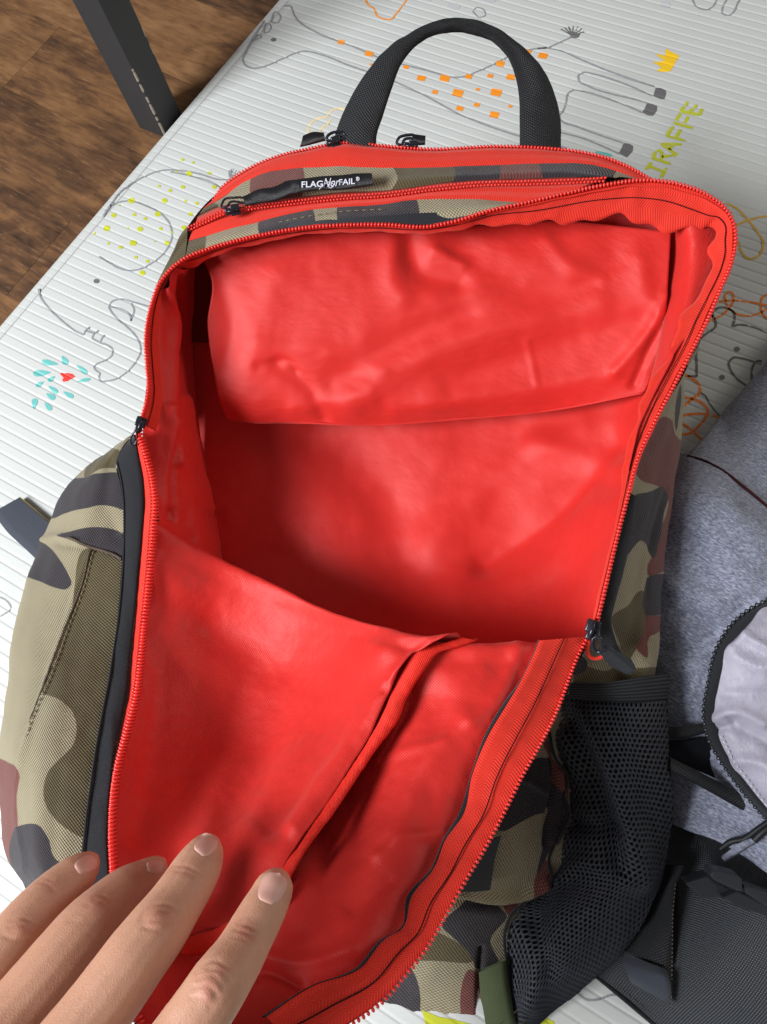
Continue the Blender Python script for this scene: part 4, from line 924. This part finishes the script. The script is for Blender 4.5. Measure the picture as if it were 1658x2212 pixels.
wl = np.linalg.norm(np.diff(Wn, axis=1), axis=-1).sum(1).max(); ll = np.linalg.norm(np.diff(Wn, axis=0), axis=-1).sum(0).max()
pc = .0036; nc = int(wl / pc); nr = int(ll / (pc * .866))
def smp(fu, fv, A=Wn):
    fu = min(max(fu, 0), nug - 1.001); fv = min(max(fv, 0), nvg - 1.001); i, j = int(fu), int(fv); x, y = fu - i, fv - j
    return A[j, i]*(1-x)*(1-y) + A[j, i+1]*x*(1-y) + A[j+1, i]*(1-x)*y + A[j+1, i+1]*x*y
V, Fc = [], []
for r in range(nr + 1):
    for c in range(nc + 1):
        cu, cv = c + (.5 if r % 2 else 0), r * .866
        b0 = len(V); jr = .58 + .06 * random.uniform(-1, 1)
        for s_, lift in ((1.0, 0.0), (jr + .12, .00035), (jr, -.0004)):
            for q in range(6):
                an = math.pi / 6 + q * math.pi / 3
                u_ = (cu + s_ * .5774 * math.cos(an)) / nc * (nug - 1); v_ = (cv + s_ * .5774 * math.sin(an)) / (nr * .866) * (nvg - 1)
                V.append(smp(u_, v_) + smp(u_, v_, Nn) * lift)
        for L in (0, 1):
            for q in range(6):
                q2 = (q + 1) % 6; Fc.append((b0 + L*6 + q, b0 + L*6 + q2, b0 + L*6 + 6 + q2, b0 + L*6 + 6 + q))
bm = bmesh.new(); add_geo(bm, V, Fc); bmesh.ops.recalc_face_normals(bm, faces=bm.faces)
bm_obj('net', bm, m_net, netp, 'stuff')
band('elastic_band', [(1222,1474,.397),(1300,1475,.389),(1380,1464,.391),(1450,1455,.408)], [(1214,1507,.401),(1300,1515,.390),(1380,1517,.391),(1443,1513,.409)], m_elastic, bp, .0016, .0008, 4, ncross=9)
tube('net_binding', P(cr([(1186,1575,.411),(1201,1640,.411),(1226,1675,.414),(1217,1725,.416),(1225,1768,.418),(1199,1822,.421),(1186,1857,.424),(1192,1893,.426),(1140,1945,.427),(1106,1975,.427),(1092,2010,.427),(1095,2080,.426),(1106,2175,.424),(1116,2225,.422)], 120)), .0009, m_binding, bp)
surf('side_lower', [[(x - 2, y, d + .003) for x, y, d in [r[-1] for r in mrows]], [(x - 30, y, d + .02) for x, y, d in [r[-1] for r in mrows]], [(x - 70, y - 10, float(gdepth(x - 70, y - 10)) - .004) for x, y, d in [r[-1] for r in mrows]]], m_camo, bp, 14, camo=True)

# ---- carry handle
HO = [(722,305,.462),(729,275,.460),(751,224,.455),(789,159,.449),(832,107,.444),(884,71,.440),(936,47,.437),(983,38,.436),(1030,43,.435),(1077,62,.436),(1125,95,.438),(1164,138,.440),(1194,189,.443),(1211,258,.447),(1213,322,.450)]
HI = [(813,318,.458),(814,295,.457),(828,250,.453),(846,194,.449),(875,128,.446),(921,84,.443),(950,74,.4415),(978,71,.441),(1013,75,.441),(1062,90,.441),(1097,125,.441),(1115,172,.442),(1122,216,.443),(1123,262,.445),(1123,322,.448)]
hd = band('carry_handle', HO, HI, m_blackweb, bp, .0030, .0022, 5, nz=[(.0007, 45), (.0005, 110)], ncross=9)
# ---- zip pulls
def slider(px, d, ang, parent, s=1.0, ring=True):
    c = P(np.array([px[0], px[1], d])); N = CAM - c; N /= np.linalg.norm(N)
    t = P(np.array([px[0] + math.cos(ang), px[1] + math.sin(ang), d])) - c; t /= np.linalg.norm(t); b_ = np.cross(N, t)
    bm = box_geo(c + t * .0018 * s, (t, b_, N), (.0030 * s, .0031 * s, .0013 * s), .0007 * s)
    b2 = box_geo(c - t * .0022 * s, (t, b_, N), (.0022 * s, .0020 * s, .0013 * s), .0007 * s)
    me_ = bpy.data.meshes.new('t'); b2.to_mesh(me_); b2.free(); bm.from_mesh(me_); bpy.data.meshes.remove(me_)
    arch = [c + t * (.0036 * math.cos(q)) * s + N * (.0012 + .0026 * math.sin(q)) * s for q in np.linspace(0, math.pi, 9)]
    add_geo(bm, *tube_geo(arch, .0008 * s, 6))
    return bm_obj('zip_slider', bm, m_metal, parent)
def ringlink(pts, r, parent):
    return tube('pull_ring', P(cr(pts, 40, closed=True)), r, m_metal, parent, 7)
s1 = slider((303,918), .438, math.radians(-70), bp)
ringlink([(294,930,.436),(286,940,.437),(283,955,.439),(289,962,.440),(296,950,.439)], .0006, s1)
s2 = slider((1279,1362), .3775, math.radians(-72), bp, 1.15)
ringlink([(1283,1378,.372),(1293,1376,.371),(1300,1392,.371),(1297,1408,.373),(1288,1407,.374),(1281,1394,.373)], .0010, s2)
tube('cord_loop', P(cr([(1272,1385,.380),(1269,1405,.381),(1276,1420,.381),(1292,1422,.381),(1306,1414,.3805),(1306,1404,.380)], 40)), .0010, m_tape, s2)
slab('pull_tab', [(1298,1393),(1309,1399),(1362,1430),(1372,1448),(1366,1459),(1350,1456),(1318,1440),(1291,1407)], [.3735,.3735,.381,.383,.384,.384,.380,.3745], .0016, m_plastic, s2, .0004)
s3 = slider((502,455), .443, math.radians(-14), bp)
ringlink([(480,449,.444),(485,431,.444),(505,427,.443),(530,430,.443),(535,439,.443),(520,437,.443),(498,437,.443),(490,447,.4435)], .0007, s3)
pt = band('pull_tab', [(525,424,.441),(560,409,.440),(590,404,.439),(625,389,.438),(645,388,.437)], [(530,446,.441),(565,439,.440),(600,434,.439),(632,421,.438),(650,417,.437)], m_tag, s3, .0020, .0016, 4, ncross=7, nz=[(.0004, 120)])
tg = band('brand_tag', [(640,388,.4365),(690,381,.436),(740,378,.4355),(775,374,.435),(804,374,.4345)], [(644,416,.4365),(690,411,.436),(740,410,.4355),(775,405,.435),(806,400,.4345)], m_tag, s3, .0014, .0008, 4, ncross=5, nz=[(.0002, 150)])
ringlink([(706,298,.459),(712,290,.459),(730,285,.459),(745,290,.459),(745,300,.459),(735,298,.459),(722,297,.459),(714,306,.459)], .0009, slider((720,307), .4595, math.radians(-12), bp))
band('pull_tab', [(655,293,.461),(675,285,.460),(700,286,.4595)], [(649,318,.461),(675,312,.460),(704,304,.4595)], m_tag, bp, .0022, .0018, 4, ncross=7)
ringlink([(858,310,.457),(862,298,.457),(878,292,.457),(895,293,.457),(898,302,.457),(888,299,.457),(874,302,.457),(868,313,.457)], .0009, slider((887,315), .4575, math.radians(4), bp))
band('pull_tab', [(892,289,.457),(906,291,.457),(920,293,.457)], [(892,310,.457),(906,314,.457),(919,313,.457)], m_tag, bp, .0022, .0018, 4, ncross=7)
# tag lettering: flat print following the tag
def tag_text(body, x0, x1, yb0, yb1, hpx, shear=0.0, mat=m_white, d0=.4347, d1=.4330, bold=.014):
    cu = bpy.data.curves.new('tag_text', 'FONT'); cu.body = body; cu.size = 1.0; cu.shear = shear; cu.offset = bold
    o = bpy.data.objects.new('tag_text', cu); COL.objects.link(o); dg = bpy.context.evaluated_depsgraph_get()
    me_ = bpy.data.meshes.new_from_object(o.evaluated_get(dg)); bpy.data.objects.remove(o); bpy.data.curves.remove(cu)
    v = np.array([w.co[:] for w in me_.vertices]); w_ = v[:, 0].max() - v[:, 0].min(); h_ = .70
    t = (v[:, 0] - v[:, 0].min()) / w_
    px = np.stack([x0 + (x1 - x0) * t, yb0 + (yb1 - yb0) * t - v[:, 1] / h_ * hpx, d0 + (d1 - d0) * t], 1)
    W_ = P(px)
    for i, w in enumerate(me_.vertices): w.co = W_[i]
    me_.update()
    return link('tag_text', me_, mat, tg)
tag_text('FLAG', 652, 698, 405, 403, 13)
tag_text('Nor', 699, 734, 404, 402, 19, 0.35, bold=0.0)
tag_text('FAIL', 733, 767, 400, 397, 12.5)
tag_text('\u00ae', 768, 777, 391, 390, 8)
tube('tag_text', P(cr([(690,409,.4342),(702,398,.4340),(714,393,.4338),(722,400,.4337),(716,406,.4338),(708,402,.4339)], 30)), .00022, m_white, tg, 4)
# shoulder strap end lying on the mat at the left
band('shoulder_strap', [(41,1075,float(gdepth(41,1075)) - .006),(70,1099,float(gdepth(70,1099)) - .006),(106,1130,float(gdepth(106,1130)) - .007),(150,1170,float(gdepth(150,1170)) - .010)], [(-16,1107,float(gdepth(-16,1107)) - .006),(20,1153,float(gdepth(20,1153)) - .006),(60,1190,float(gdepth(60,1190)) - .007),(110,1240,float(gdepth(110,1240)) - .010)], m_strap, bp, .005, .0008, 5)
band('strap_edge', [(44,1073,float(gdepth(44,1073)) - .0052),(74,1098,float(gdepth(74,1098)) - .0052),(110,1130,float(gdepth(110,1130)) - .006)], [(40,1076,float(gdepth(40,1076)) - .0056),(70,1101,float(gdepth(70,1101)) - .0056),(106,1133,float(gdepth(106,1133)) - .0065)], m_strapedge, bp, .003, 0, 5)

# ================================================================== grey backpack beside it
gb = empty('backpack', (0.2, 0.12, 0.0), 'grey heather backpack with lilac pocket and black buckle beside the camouflage one', 'backpack')
ZB2 = (2500, 2200, 2.011); ZB3 = (2300, 3200, 2.2964)
sil = [(1488,982,.478),(1530,932,.500),(1554,902,.512),(1604,843,.520),(1654,787,.525),(1730,702,.53)]
sm = [(1486,984,.474),(1515,992,.464),(1549,1008,.457),(1609,1052,.449),(1654,1090,.446),(1780,1210,.442)]
A_, B_ = cr(sil, 20), cr(sm, 20)
def lr(t, dd): r = A_ * (1 - t) + B_ * t; r[:, 2] -= dd * np.sin(np.linspace(0.02, 1, 20) * math.pi / 2); return r
tuckA = A_.copy(); tuckA[:, 0] += 16; tuckA[:, 1] += 16; tuckA[:, 2] = gdepth(tuckA[:, 0], tuckA[:, 1]) - .004
surf('yoke_panel', [tuckA, A_, lr(.25, .016), lr(.55, .014), lr(.85, .004), B_], m_grey, gb, 6, nz=[(.0015, 30), (.0004, 120)], seed=41)
rows = [[(1436,992,.486),(1470,978,.482),(1488,980,.474),(1549,1006,.4565),(1609,1051,.4485),(1654,1089,.4455),(1780,1208,.441)],
        [(1425,1070,.462),(1465,1050,.450),(1500,1040,.444),(1550,1060,.438),(1620,1110,.434),(1670,1150,.432),(1780,1250,.43)],
        [(1400,1180,.447),(1460,1180,.436),(1510,1180,.431),(1560,1190,.428),(1620,1210,.427),(1680,1230,.426),(1780,1300,.423)],
        [(1390,1300,.438),(1460,1300,.428),(1510,1300,.424),(1560,1300,.421),(1620,1310,.419),(1680,1320,.417),(1780,1360,.412)],
        [(1390,1450,.439),(1450,1450,.426),(1500,1450,.419),(1560,1450,.414),(1620,1450,.410),(1680,1450,.407),(1780,1450,.403)],
        [(1395,1600,.444),(1450,1600,.430),(1500,1600,.424),(1560,1610,.416),(1620,1630,.409),(1680,1640,.404),(1780,1640,.398)],
        [(1405,1700,.448),(1450,1700,.433),(1500,1710,.424),(1560,1730,.412),(1620,1760,.404),(1680,1780,.399),(1780,1800,.394)],
        [(1420,1772,.445),(1452,1781,.430),(1494,1797,.420),(1549,1816,.409),(1600,1846,.403),(1650,1881,.398),(1780,1960,.390)]]
surf('front_panel', rows, m_grey, gb, 6, ridges=[([(1440,1090),(1560,1180),(1650,1290)], 40, .003), ([(1470,1330),(1560,1340),(1640,1280)], 16, -.003), ([(1450,1270),(1540,1290)], 20, .002), ([(1430,1400),(1500,1400),(1545,1370)], 14, -.0035), ([(1440,1450),(1520,1440)], 14, .002), ([(1440,1660),(1500,1690)], 20, -.003), ([(1560,1760),(1620,1800)], 20, -.003), ([(1580,1120),(1640,1200)], 24, .002)], nz=[(.0014, 30), (.0005, 110)], seed=42)
rb_ = rows[-1]
surf('front_panel_edge', [[(x, y - 1, d + .0005) for x, y, d in rb_], [(x - 2, y - 16, d + .02) for x, y, d in rb_], [(x - 6, y - 40, d + .032) for x, y, d in rb_]], m_grey, gb, 8)
tube('panel_seam', P(cr([(x, y + 1, d - .0012) for x, y, d in sm], 60)), .0009, m_stitch, gb)
# lilac pocket with its black zip
zc = [(1700,1268,.410),(1656,1296,.409),(1619,1316,.409),(1579,1350,.409),(1546,1404,.410),(1530,1475,.410),(1520,1545,.411),(1529,1592,.411),(1554,1640,.409),(1589,1690,.405),(1629,1740,.401),(1662,1776,.398),(1740,1850,.392)]
li = [(1720,1290,.405),(1662,1318,.404),(1634,1340,.404),(1600,1372,.404),(1570,1416,.405),(1550,1478,.405),(1541,1545,.406),(1548,1588,.406),(1572,1634,.404),(1606,1684,.400),(1644,1734,.396),(1676,1768,.393),(1760,1850,.388)]
band('pocket_zipper', [(x - 2, y, d) for x, y, d in zc], [(x + 2, y + 1, d - .001) for x, y, d in li], m_binding, gb, .002, .001, 5)
teeth('zip_teeth', [(x + 1, y, d - .0012) for x, y, d in zc], m_plastic, bpy.data.objects['pocket_zipper'], .0032, .0015, .0015, .38)
nL = 40; e_ = cr(li, nL)
rows = [e_]
for t, bul in ((.12, .006), (.3, .011), (.55, .015), (1.0, .018)):
    r = e_.copy(); r[:, 0] = e_[:, 0] + (1790 - e_[:, 0]) * t; r[:, 1] = e_[:, 1] + (1560 - e_[:, 1]) * t * .35; r[:, 2] = e_[:, 2] - bul; rows.append(r)
surf('pocket_panel', rows, m_lilac, gb, 5, ridges=[([(1660,1310),(1620,1370),(1590,1400)], 9, .003), ([(1580,1410),(1640,1440),(1700,1430)], 16, .003), ([(1545,1580),(1585,1560),(1576,1552)], 6, -.0022), ([(1548,1550),(1590,1535),(1650,1560)], 12, .0035), ([(1590,1570),(1650,1600),(1700,1640)], 14, -.003), ([(1600,1640),(1650,1650),(1700,1700)], 14, .003), ([(1570,1500),(1660,1500)], 14, -.002), ([(1620,1380),(1660,1400)], 10, .0025)], nz=[(.0016, 32), (.0006, 90)], seed=44)
dashes('pale_seam', [(x + 9, y + 2, d - .0045) for x, y, d in li[7:]], m_white, bpy.data.objects['pocket_panel'], .0016, .0012, .00035)
# webbing straps under the pocket
q = lambda L, d: [(a_[0], a_[1], d) for a_ in zm(ZB2, L)]
band('webbing_strap', q([(200,1330),(400,1325),(560,1295)], .4175), q([(200,1425),(400,1422),(560,1380)], .4165), m_blackweb, gb, .002, .001, 5)
band('opening_shade', q([(255,1440),(400,1445),(560,1420),(660,1560),(800,1740)], .4185), q([(270,1560),(420,1640),(560,1700),(700,1760),(820,1830)], .4165), m_netback, gb, .001, -.002, 5)  # dark strip painting the shade inside the opening between the straps
band('webbing_strap', q([(280,1570),(500,1680),(700,1785),(900,1905),(1100,2010),(1300,2110)], .4075), q([(290,1690),(500,1795),(750,1935),(950,2045),(1100,2130),(1300,2240)], .4055), m_blackweb, gb, .002, .001, 5)
# coated lower panel
rows = [[(1375,1690,.462),(1440,1690,.457),(1500,1700,.4535),(1580,1740,.45),(1660,1790,.444),(1790,1870,.435)],
        [(1385,1790,.4505),(1440,1790,.4462),(1500,1800,.441),(1580,1830,.438),(1660,1870,.43),(1790,1950,.42)],
        [(1420,1890,.437),(1500,1895,.428),(1580,1915,.416),(1660,1945,.407),(1790,1980,.399)],
        [(1350,2010,.433),(1450,2015,.420),(1540,2045,.407),(1660,2060,.399),(1800,2080,.391)],
        [(1270,2085,.4275),(1390,2120,.414),(1500,2160,.403),(1620,2190,.395),(1790,2220,.386)],
        [(1278,2101,.4255),(1350,2158,.417),(1420,2215,.4095),(1520,2300,.400),(1680,2420,.392)]]
cp = surf('lower_panel', rows, m_coated, gb, 6, ridges=[([(1453,1900),(1453,2150)], 8, -.0015)], nz=[(.0012, 22)], seed=46)
ed = [(1274,2097,.4262),(1350,2160,.4170),(1418,2217,.4095),(1520,2302,.400)]
tube('panel_edge', P(cr(ed, 60)), .0011, m_binding, cp)
dashes('pale_seam', [(x + 17, y - 3, d - .0014) for x, y, d in ed], m_thread, cp, .0022, .0016, .0003)
q = lambda L, d: [(a_[0], a_[1], dd) for a_, dd in zip(zm(ZB3, L), d)]
band('webbing_strap', q([(700,470),(560,900),(480,1060),(350,1250)], (.430,.425,.420,.419)), q([(900,480),(830,620),(800,1000),(790,1400)], (.417,.415,.412,.409)), m_blackweb, gb, .0016, .0012, 5, ncross=7)
band('strap_loop', q([(362,1275),(372,1380),(400,1480),(425,1540)], (.4165,.4105,.4085,.4115)), q([(735,1410),(775,1500),(790,1600),(790,1740)], (.408,.4035,.4025,.404)), m_strap, gb, .002, .0012, 4, ncross=7)
dashes('strap_fray', q([(830,640),(806,900),(800,1200),(795,1500),(790,1760)], (.4135,.4105,.408,.4045,.402)), m_thread, gb, .0012, .0010, .0004)
bk = slab('buckle', [z[:2] for z in zm(ZB3, [(1155,525),(1250,535),(1400,572),(1440,612),(1440,722),(1385,712),(1170,612),(1145,580)])], .3885, .009, m_plastic, gb, .0016, smooth=False)
slab('buckle_prong', [z[:2] for z in zm(ZB3, [(915,640),(1130,572),(1150,600),(1220,655),(1300,690),(1360,712),(1255,772),(1065,792),(1000,715),(935,660)])], .3985, .008, m_plastic, bk, .0012, smooth=False)
slab('buckle_half', [z[:2] for z in zm(ZB3, [(1462,670),(1560,700),(1760,770),(1760,890),(1640,850),(1475,745)])], .388, .009, m_plastic, bk, .0016, smooth=False)
slab('buckle_plate', [z[:2] for z in zm(ZB3, [(1250,770),(1390,715),(1480,750),(1660,850),(1760,900),(1760,960),(1560,910),(1400,860)])], .3945, .005, m_plastic, bk, .0008, smooth=False)
band('grey_tether', q([(1240,400),(1330,330),(1430,260),(1540,215)], (.408,.404,.401,.400)), q([(1275,445),(1380,385),(1480,320),(1580,265)], (.407,.403,.400,.399)), m_grey, gb, .003, .002, 4)
tube('black_cord', P(cr(q([(1540,250),(1600,190),(1680,130),(1800,40)], (.3985,.397,.396,.395)), 30)), .0019, m_blackweb, gb, 8)
tube('black_cord', P(cr(q([(1230,330),(1330,262),(1450,235),(1560,160),(1700,60)], (.4085,.405,.402,.400,.398)), 40)), .0016, m_blackweb, gb, 8)

# ================================================================== the hand
pe = empty('person', (-0.1, -0.2, 0.1), "person's left hand, palm down with four fingers spread, holding the red flap open", 'person')
K8 = lambda L: [(.4301 * p[0], 1755.3 + .4301 * p[1]) + tuple(p[2:]) for p in L]
# x, y, half width in the close-up's pixels, depth of the axis
FING = {
 'index': [(1402,300,50,.283),(1392,335,78,.281),(1358,425,97,.2765),(1308,520,108,.271),(1258,612,114,.266),(1195,725,124,.259),(1110,850,140,.2515),(1025,980,146,.2475),(920,1130,152,.244),(790,1320,164,.238),(650,1510,185,.233)],
 'middle': [(1052,128,48,.2995),(1042,165,74,.297),(1012,240,100,.292),(960,335,114,.286),(890,445,122,.279),(800,575,138,.271),(690,720,148,.264),(590,860,154,.259),(480,1010,160,.254),(350,1190,176,.248),(220,1370,196,.242)],
 'ring': [(818,245,36,.3125),(790,272,56,.311),(735,325,82,.307),(650,388,104,.301),(560,468,118,.294),(455,575,134,.286),(345,705,142,.279),(235,840,148,.273),(115,985,154,.267),(-20,1150,166,.26),(-150,1310,184,.253)],
 'pinky': [(478,225,38,.316),(455,245,56,.3145),(412,288,80,.311),(335,352,93,.306),(250,432,104,.300),(150,545,118,.293),(45,675,124,.286),(-60,810,130,.280),(-170,950,138,.274),(-290,1110,150,.267),(-400,1270,168,.26)]}
def fing_geo(sec, n=34, sides=16, depth=.86, fat=1.0):
    s = np.array(K8([(a[0], a[1], a[3]) for a in sec])); hw = np.array([a[2] * .4301 * fat for a in sec])
    q = np.concatenate([s, hw[:, None]], 1); q = cr(q, n)
    path = P(q[:, :3]); r = q[:, 3] * q[:, 2] / F
    T = np.gradient(path, axis=0); T /= np.linalg.norm(T, axis=1, keepdims=True)
    up = CAM - path; up -= T * (up * T).sum(1, keepdims=True); up /= np.linalg.norm(up, axis=1, keepdims=True); B = np.cross(T, up)
    V = []; Fc = []
    for i in range(n):
        for k in range(sides):
            an = 2 * math.pi * k / sides; V.append(path[i] + r[i] * (math.cos(an) * B[i] + depth * math.sin(an) * up[i]))
    for i in range(n - 1):
        for k in range(sides):
            k2 = (k + 1) % sides; Fc.append((i*sides+k, i*sides+k2, (i+1)*sides+k2, (i+1)*sides+k))
    V.append(path[0] - T[0] * r[0] * .55); t0 = len(V) - 1
    for k in range(sides): Fc.append((t0, (k + 1) % sides, k))
    Fc.append(tuple((n-1)*sides + k for k in range(sides)))
    return V, Fc, path, r, T, up, B
bm = bmesh.new(); FG = {}
for nm, sec in FING.items():
    g = fing_geo(sec, fat={'index': 1.09, 'middle': 1.13, 'ring': 1.17, 'pinky': 1.15}[nm]); add_geo(bm, g[0], g[1]); FG[nm] = g
# back of the hand: metacarpals, thumb and forearm
for sec in ([(650,1510,185,.233),(520,1720,200,.231),(380,1950,205,.232),(180,2260,200,.236)], [(220,1370,196,.242),(130,1580,210,.238),(60,1850,215,.236),(40,2260,215,.238)],
            [(-150,1310,184,.253),(-160,1560,205,.246),(-150,1850,210,.242),(-80,2260,210,.242)], [(-400,1270,168,.26),(-390,1560,190,.255),(-330,1860,195,.25),(-180,2280,195,.248)],
            [(60,2180,330,.240),(20,2500,300,.243),(-60,2900,290,.246),(-180,3400,310,.248),(-330,4100,350,.25)],
            [(820,2010,92,.262),(800,2080,118,.260),(740,2200,130,.256),(620,2330,140,.252),(450,2450,170,.248),(220,2550,190,.245)]):
    g = fing_geo(sec, 22, 16, .72); add_geo(bm, g[0], g[1])
for ax in ([(650,1510),(220,1370)], [(220,1370),(-150,1310)], [(-150,1310),(-400,1270)]):   # webs between the knuckles
    (xa, ya), (xb, yb) = ax; d_ = {650: .2355, 220: .247, -150: .2555}[xa]
    g = fing_geo([((xa+xb)/2 + 40, (ya+yb)/2 - 90, 60, d_), ((xa+xb)/2 + 10, (ya+yb)/2 + 20, 130, d_), ((xa+xb)/2 - 20, (ya+yb)/2 + 260, 170, d_ - .002)], 12, 14, .7); add_geo(bm, g[0], g[1])
bmesh.ops.recalc_face_normals(bm, faces=bm.faces)
me = bpy.data.meshes.new('hand'); bm.to_mesh(me); bm.free()
tmp = bpy.data.objects.new('hand', me); COL.objects.link(tmp)
rm = tmp.modifiers.new('r', 'REMESH'); rm.mode = 'VOXEL'; rm.voxel_size = .00085
smo = tmp.modifiers.new('s', 'SMOOTH'); smo.factor = .5; smo.iterations = 7
bpy.context.view_layer.update()
hm = bpy.data.meshes.new_from_object(tmp.evaluated_get(bpy.context.evaluated_depsgraph_get()))
bpy.data.objects.remove(tmp); bpy.data.meshes.remove(me)
nvt = len(hm.vertices); co = np.empty(nvt * 3, np.float32); hm.vertices.foreach_get('co', co); co = co.reshape(-1, 3).astype(float)
no = np.empty(nvt * 3, np.float32); hm.vertices.foreach_get('normal', no); no = no.reshape(-1, 3).astype(float)
px = to_px(co)[:, :2]; k8 = np.stack([px[:, 0] / .4301, (px[:, 1] - 1755.3) / .4301], 1)
face = np.clip((no * (CAM - co)).sum(1) / np.linalg.norm(CAM - co, axis=1), 0, 1)
dsp = np.zeros(nvt); kn = np.zeros(nvt)
creases = [([(1178,585),(1225,600),(1275,625)], 9, -.00055), ([(1200,560),(1245,570),(1290,595)], 8, -.0004), ([(1170,620),(1215,632),(1250,650)], 8, -.0003),
  ([(985,800),(1030,755),(1080,742),(1130,775)], 9, -.0006), ([(1050,790),(1100,790),(1150,840)], 8, -.0006), ([(1000,840),(1060,820),(1120,880)], 9, -.0006), ([(975,880),(1040,870),(1095,930)], 9, -.0006), ([(960,930),(1020,930),(1060,985)], 9, -.0004), ([(1060,850),(1080,900),(1070,950)], 7, -.0004),
  ([(712,545),(730,495),(780,465),(840,465),(885,490)], 9, -.0006), ([(735,560),(745,520),(790,495),(850,500)], 8, -.0005), ([(720,575),(780,590),(850,575),(900,545)], 9, -.0006), ([(760,545),(820,545),(870,525)], 8, -.0004), ([(800,600),(830,620)], 8, -.0003),
  ([(875,265),(930,268),(1000,302)], 8, -.0005), ([(880,292),(930,295),(985,322)], 8, -.0004),
  ([(475,440),(510,420),(550,445)], 9, -.0005), ([(440,470),(500,450),(560,490)], 9, -.0005), ([(340,545),(400,540)], 9, -.0003), ([(520,420),(545,440),(575,430)], 6, -.0004), ([(645,285),(690,292),(735,325)], 8, -.0004), ([(655,310),(700,320)], 8, -.0003),
  ([(60,545),(110,530),(170,560)], 9, -.0005), ([(50,575),(110,565),(160,600)], 9, -.0005), ([(20,620),(80,640),(150,635)], 9, -.0004), ([(195,345),(240,360),(275,395)], 8, -.0004), ([(215,325),(260,340)], 8, -.0003)]
bumps = [([(1060,860)], 70, .0010), ([(800,530)], 70, .0010), ([(490,460)], 65, .0009), ([(110,580)], 55, .0008), ([(1240,600)], 45, .0003), ([(1120,800)], 30, .0004), ([(1040,930)], 30, .0004)]
for pl, w, am in creases: dsp += .5 * am * np.exp(-(polydist(k8, cr(pl, 16) if len(pl) > 2 else np.array(pl, float)) / (w * 1.2)) ** 2)
for pl, w, am in bumps:
    e = np.exp(-(((k8 - np.array(pl[0])) ** 2).sum(1)) / w ** 2); dsp += am * e; kn += e * .9
for cx_, cy_, w in ((1240,600,50),(940,290,45),(690,310,40),(240,360,40),(1180,480,40),(480,280,40),(840,300,35),(1100,230,30),(1460,420,40)): kn += .6 * np.exp(-(((k8 - np.array([cx_, cy_])) ** 2).sum(1)) / w ** 2)
co += no * (dsp * face)[:, None]
hm.vertices.foreach_set('co', co.astype(np.float32).ravel())
at = hm.attributes.new('knuckle', 'FLOAT', 'POINT'); at.data.foreach_set('value', np.clip(kn, 0, 1).astype(np.float32))
hm.polygons.foreach_set('use_smooth', [True] * len(hm.polygons)); hm.update(); hm.name = 'hand'
hand = link('hand', hm, m_skin, pe)
# fingernails, seated on the finished skin
from mathutils.bvhtree import BVHTree
BVH = BVHTree.FromPolygons([v.co.copy() for v in hm.vertices], [tuple(f.vertices) for f in hm.polygons])
def nail(base, tip, wid, lift=0.0):
    pb, pt_ = np.array(K8([base])[0]), np.array(K8([tip])[0]); hw = wid * .4301
    ax = pt_ - pb; ln = np.linalg.norm(ax); ax /= ln; pr_ = np.array([-ax[1], ax[0]])
    nu_, nv_ = 17, 21; X = np.zeros((nv_, nu_, 3)); D = np.zeros((nv_, nu_))
    for j in range(nv_):
        v = j / (nv_ - 1); vv = 2 * v - 1
        wv = max(.03, (1 - abs(vv) ** (2.4 if vv < 0 else 3.2)) ** .5 * (0.95 + .06 * v) if abs(vv) < 1 else .03)
        for i in range(nu_):
            p = pb + ax * ln * v + pr_ * (2 * i / (nu_ - 1) - 1) * hw * wv
            dr = P(np.array([p[0], p[1], 1.0])) - CAM; l_ = np.linalg.norm(dr)
            hit = BVH.ray_cast(Vector(CAM), Vector(dr / l_))
            D[j, i] = (hit[3] / l_) if hit[0] is not None else np.nan
            X[j, i] = (p[0], p[1], 0)
    md_ = np.nanmedian(D); D = np.where(np.isnan(D) | (np.abs(D - md_) > .007), md_ + .002, D)
    for _ in range(10):
        Dp = np.pad(D, 1, mode='edge'); D = (Dp[1:-1, 1:-1] * 2 + Dp[:-2, 1:-1] + Dp[2:, 1:-1] + Dp[1:-1, :-2] + Dp[1:-1, 2:]) / 6
    uu = np.abs(np.linspace(-1, 1, nu_))[None, :]; vb = np.linspace(-1, 1, nv_)[:, None]
    m = np.maximum(uu, np.where(vb < 0, -vb, vb * .75))
    X[..., 2] = D + .00015 - .00075 * (1 - m ** 4) - lift
    W_ = P(X); link('fingernail', grid_mesh('fingernail', W_, grid_uv(W_)), m_nail, hand)
nail((1330,462), (1404,302), 66)
nail((990,206), (1080,124), 56)
nail((732,272), (826,276), 36)
nail((378,290), (486,236), 44)
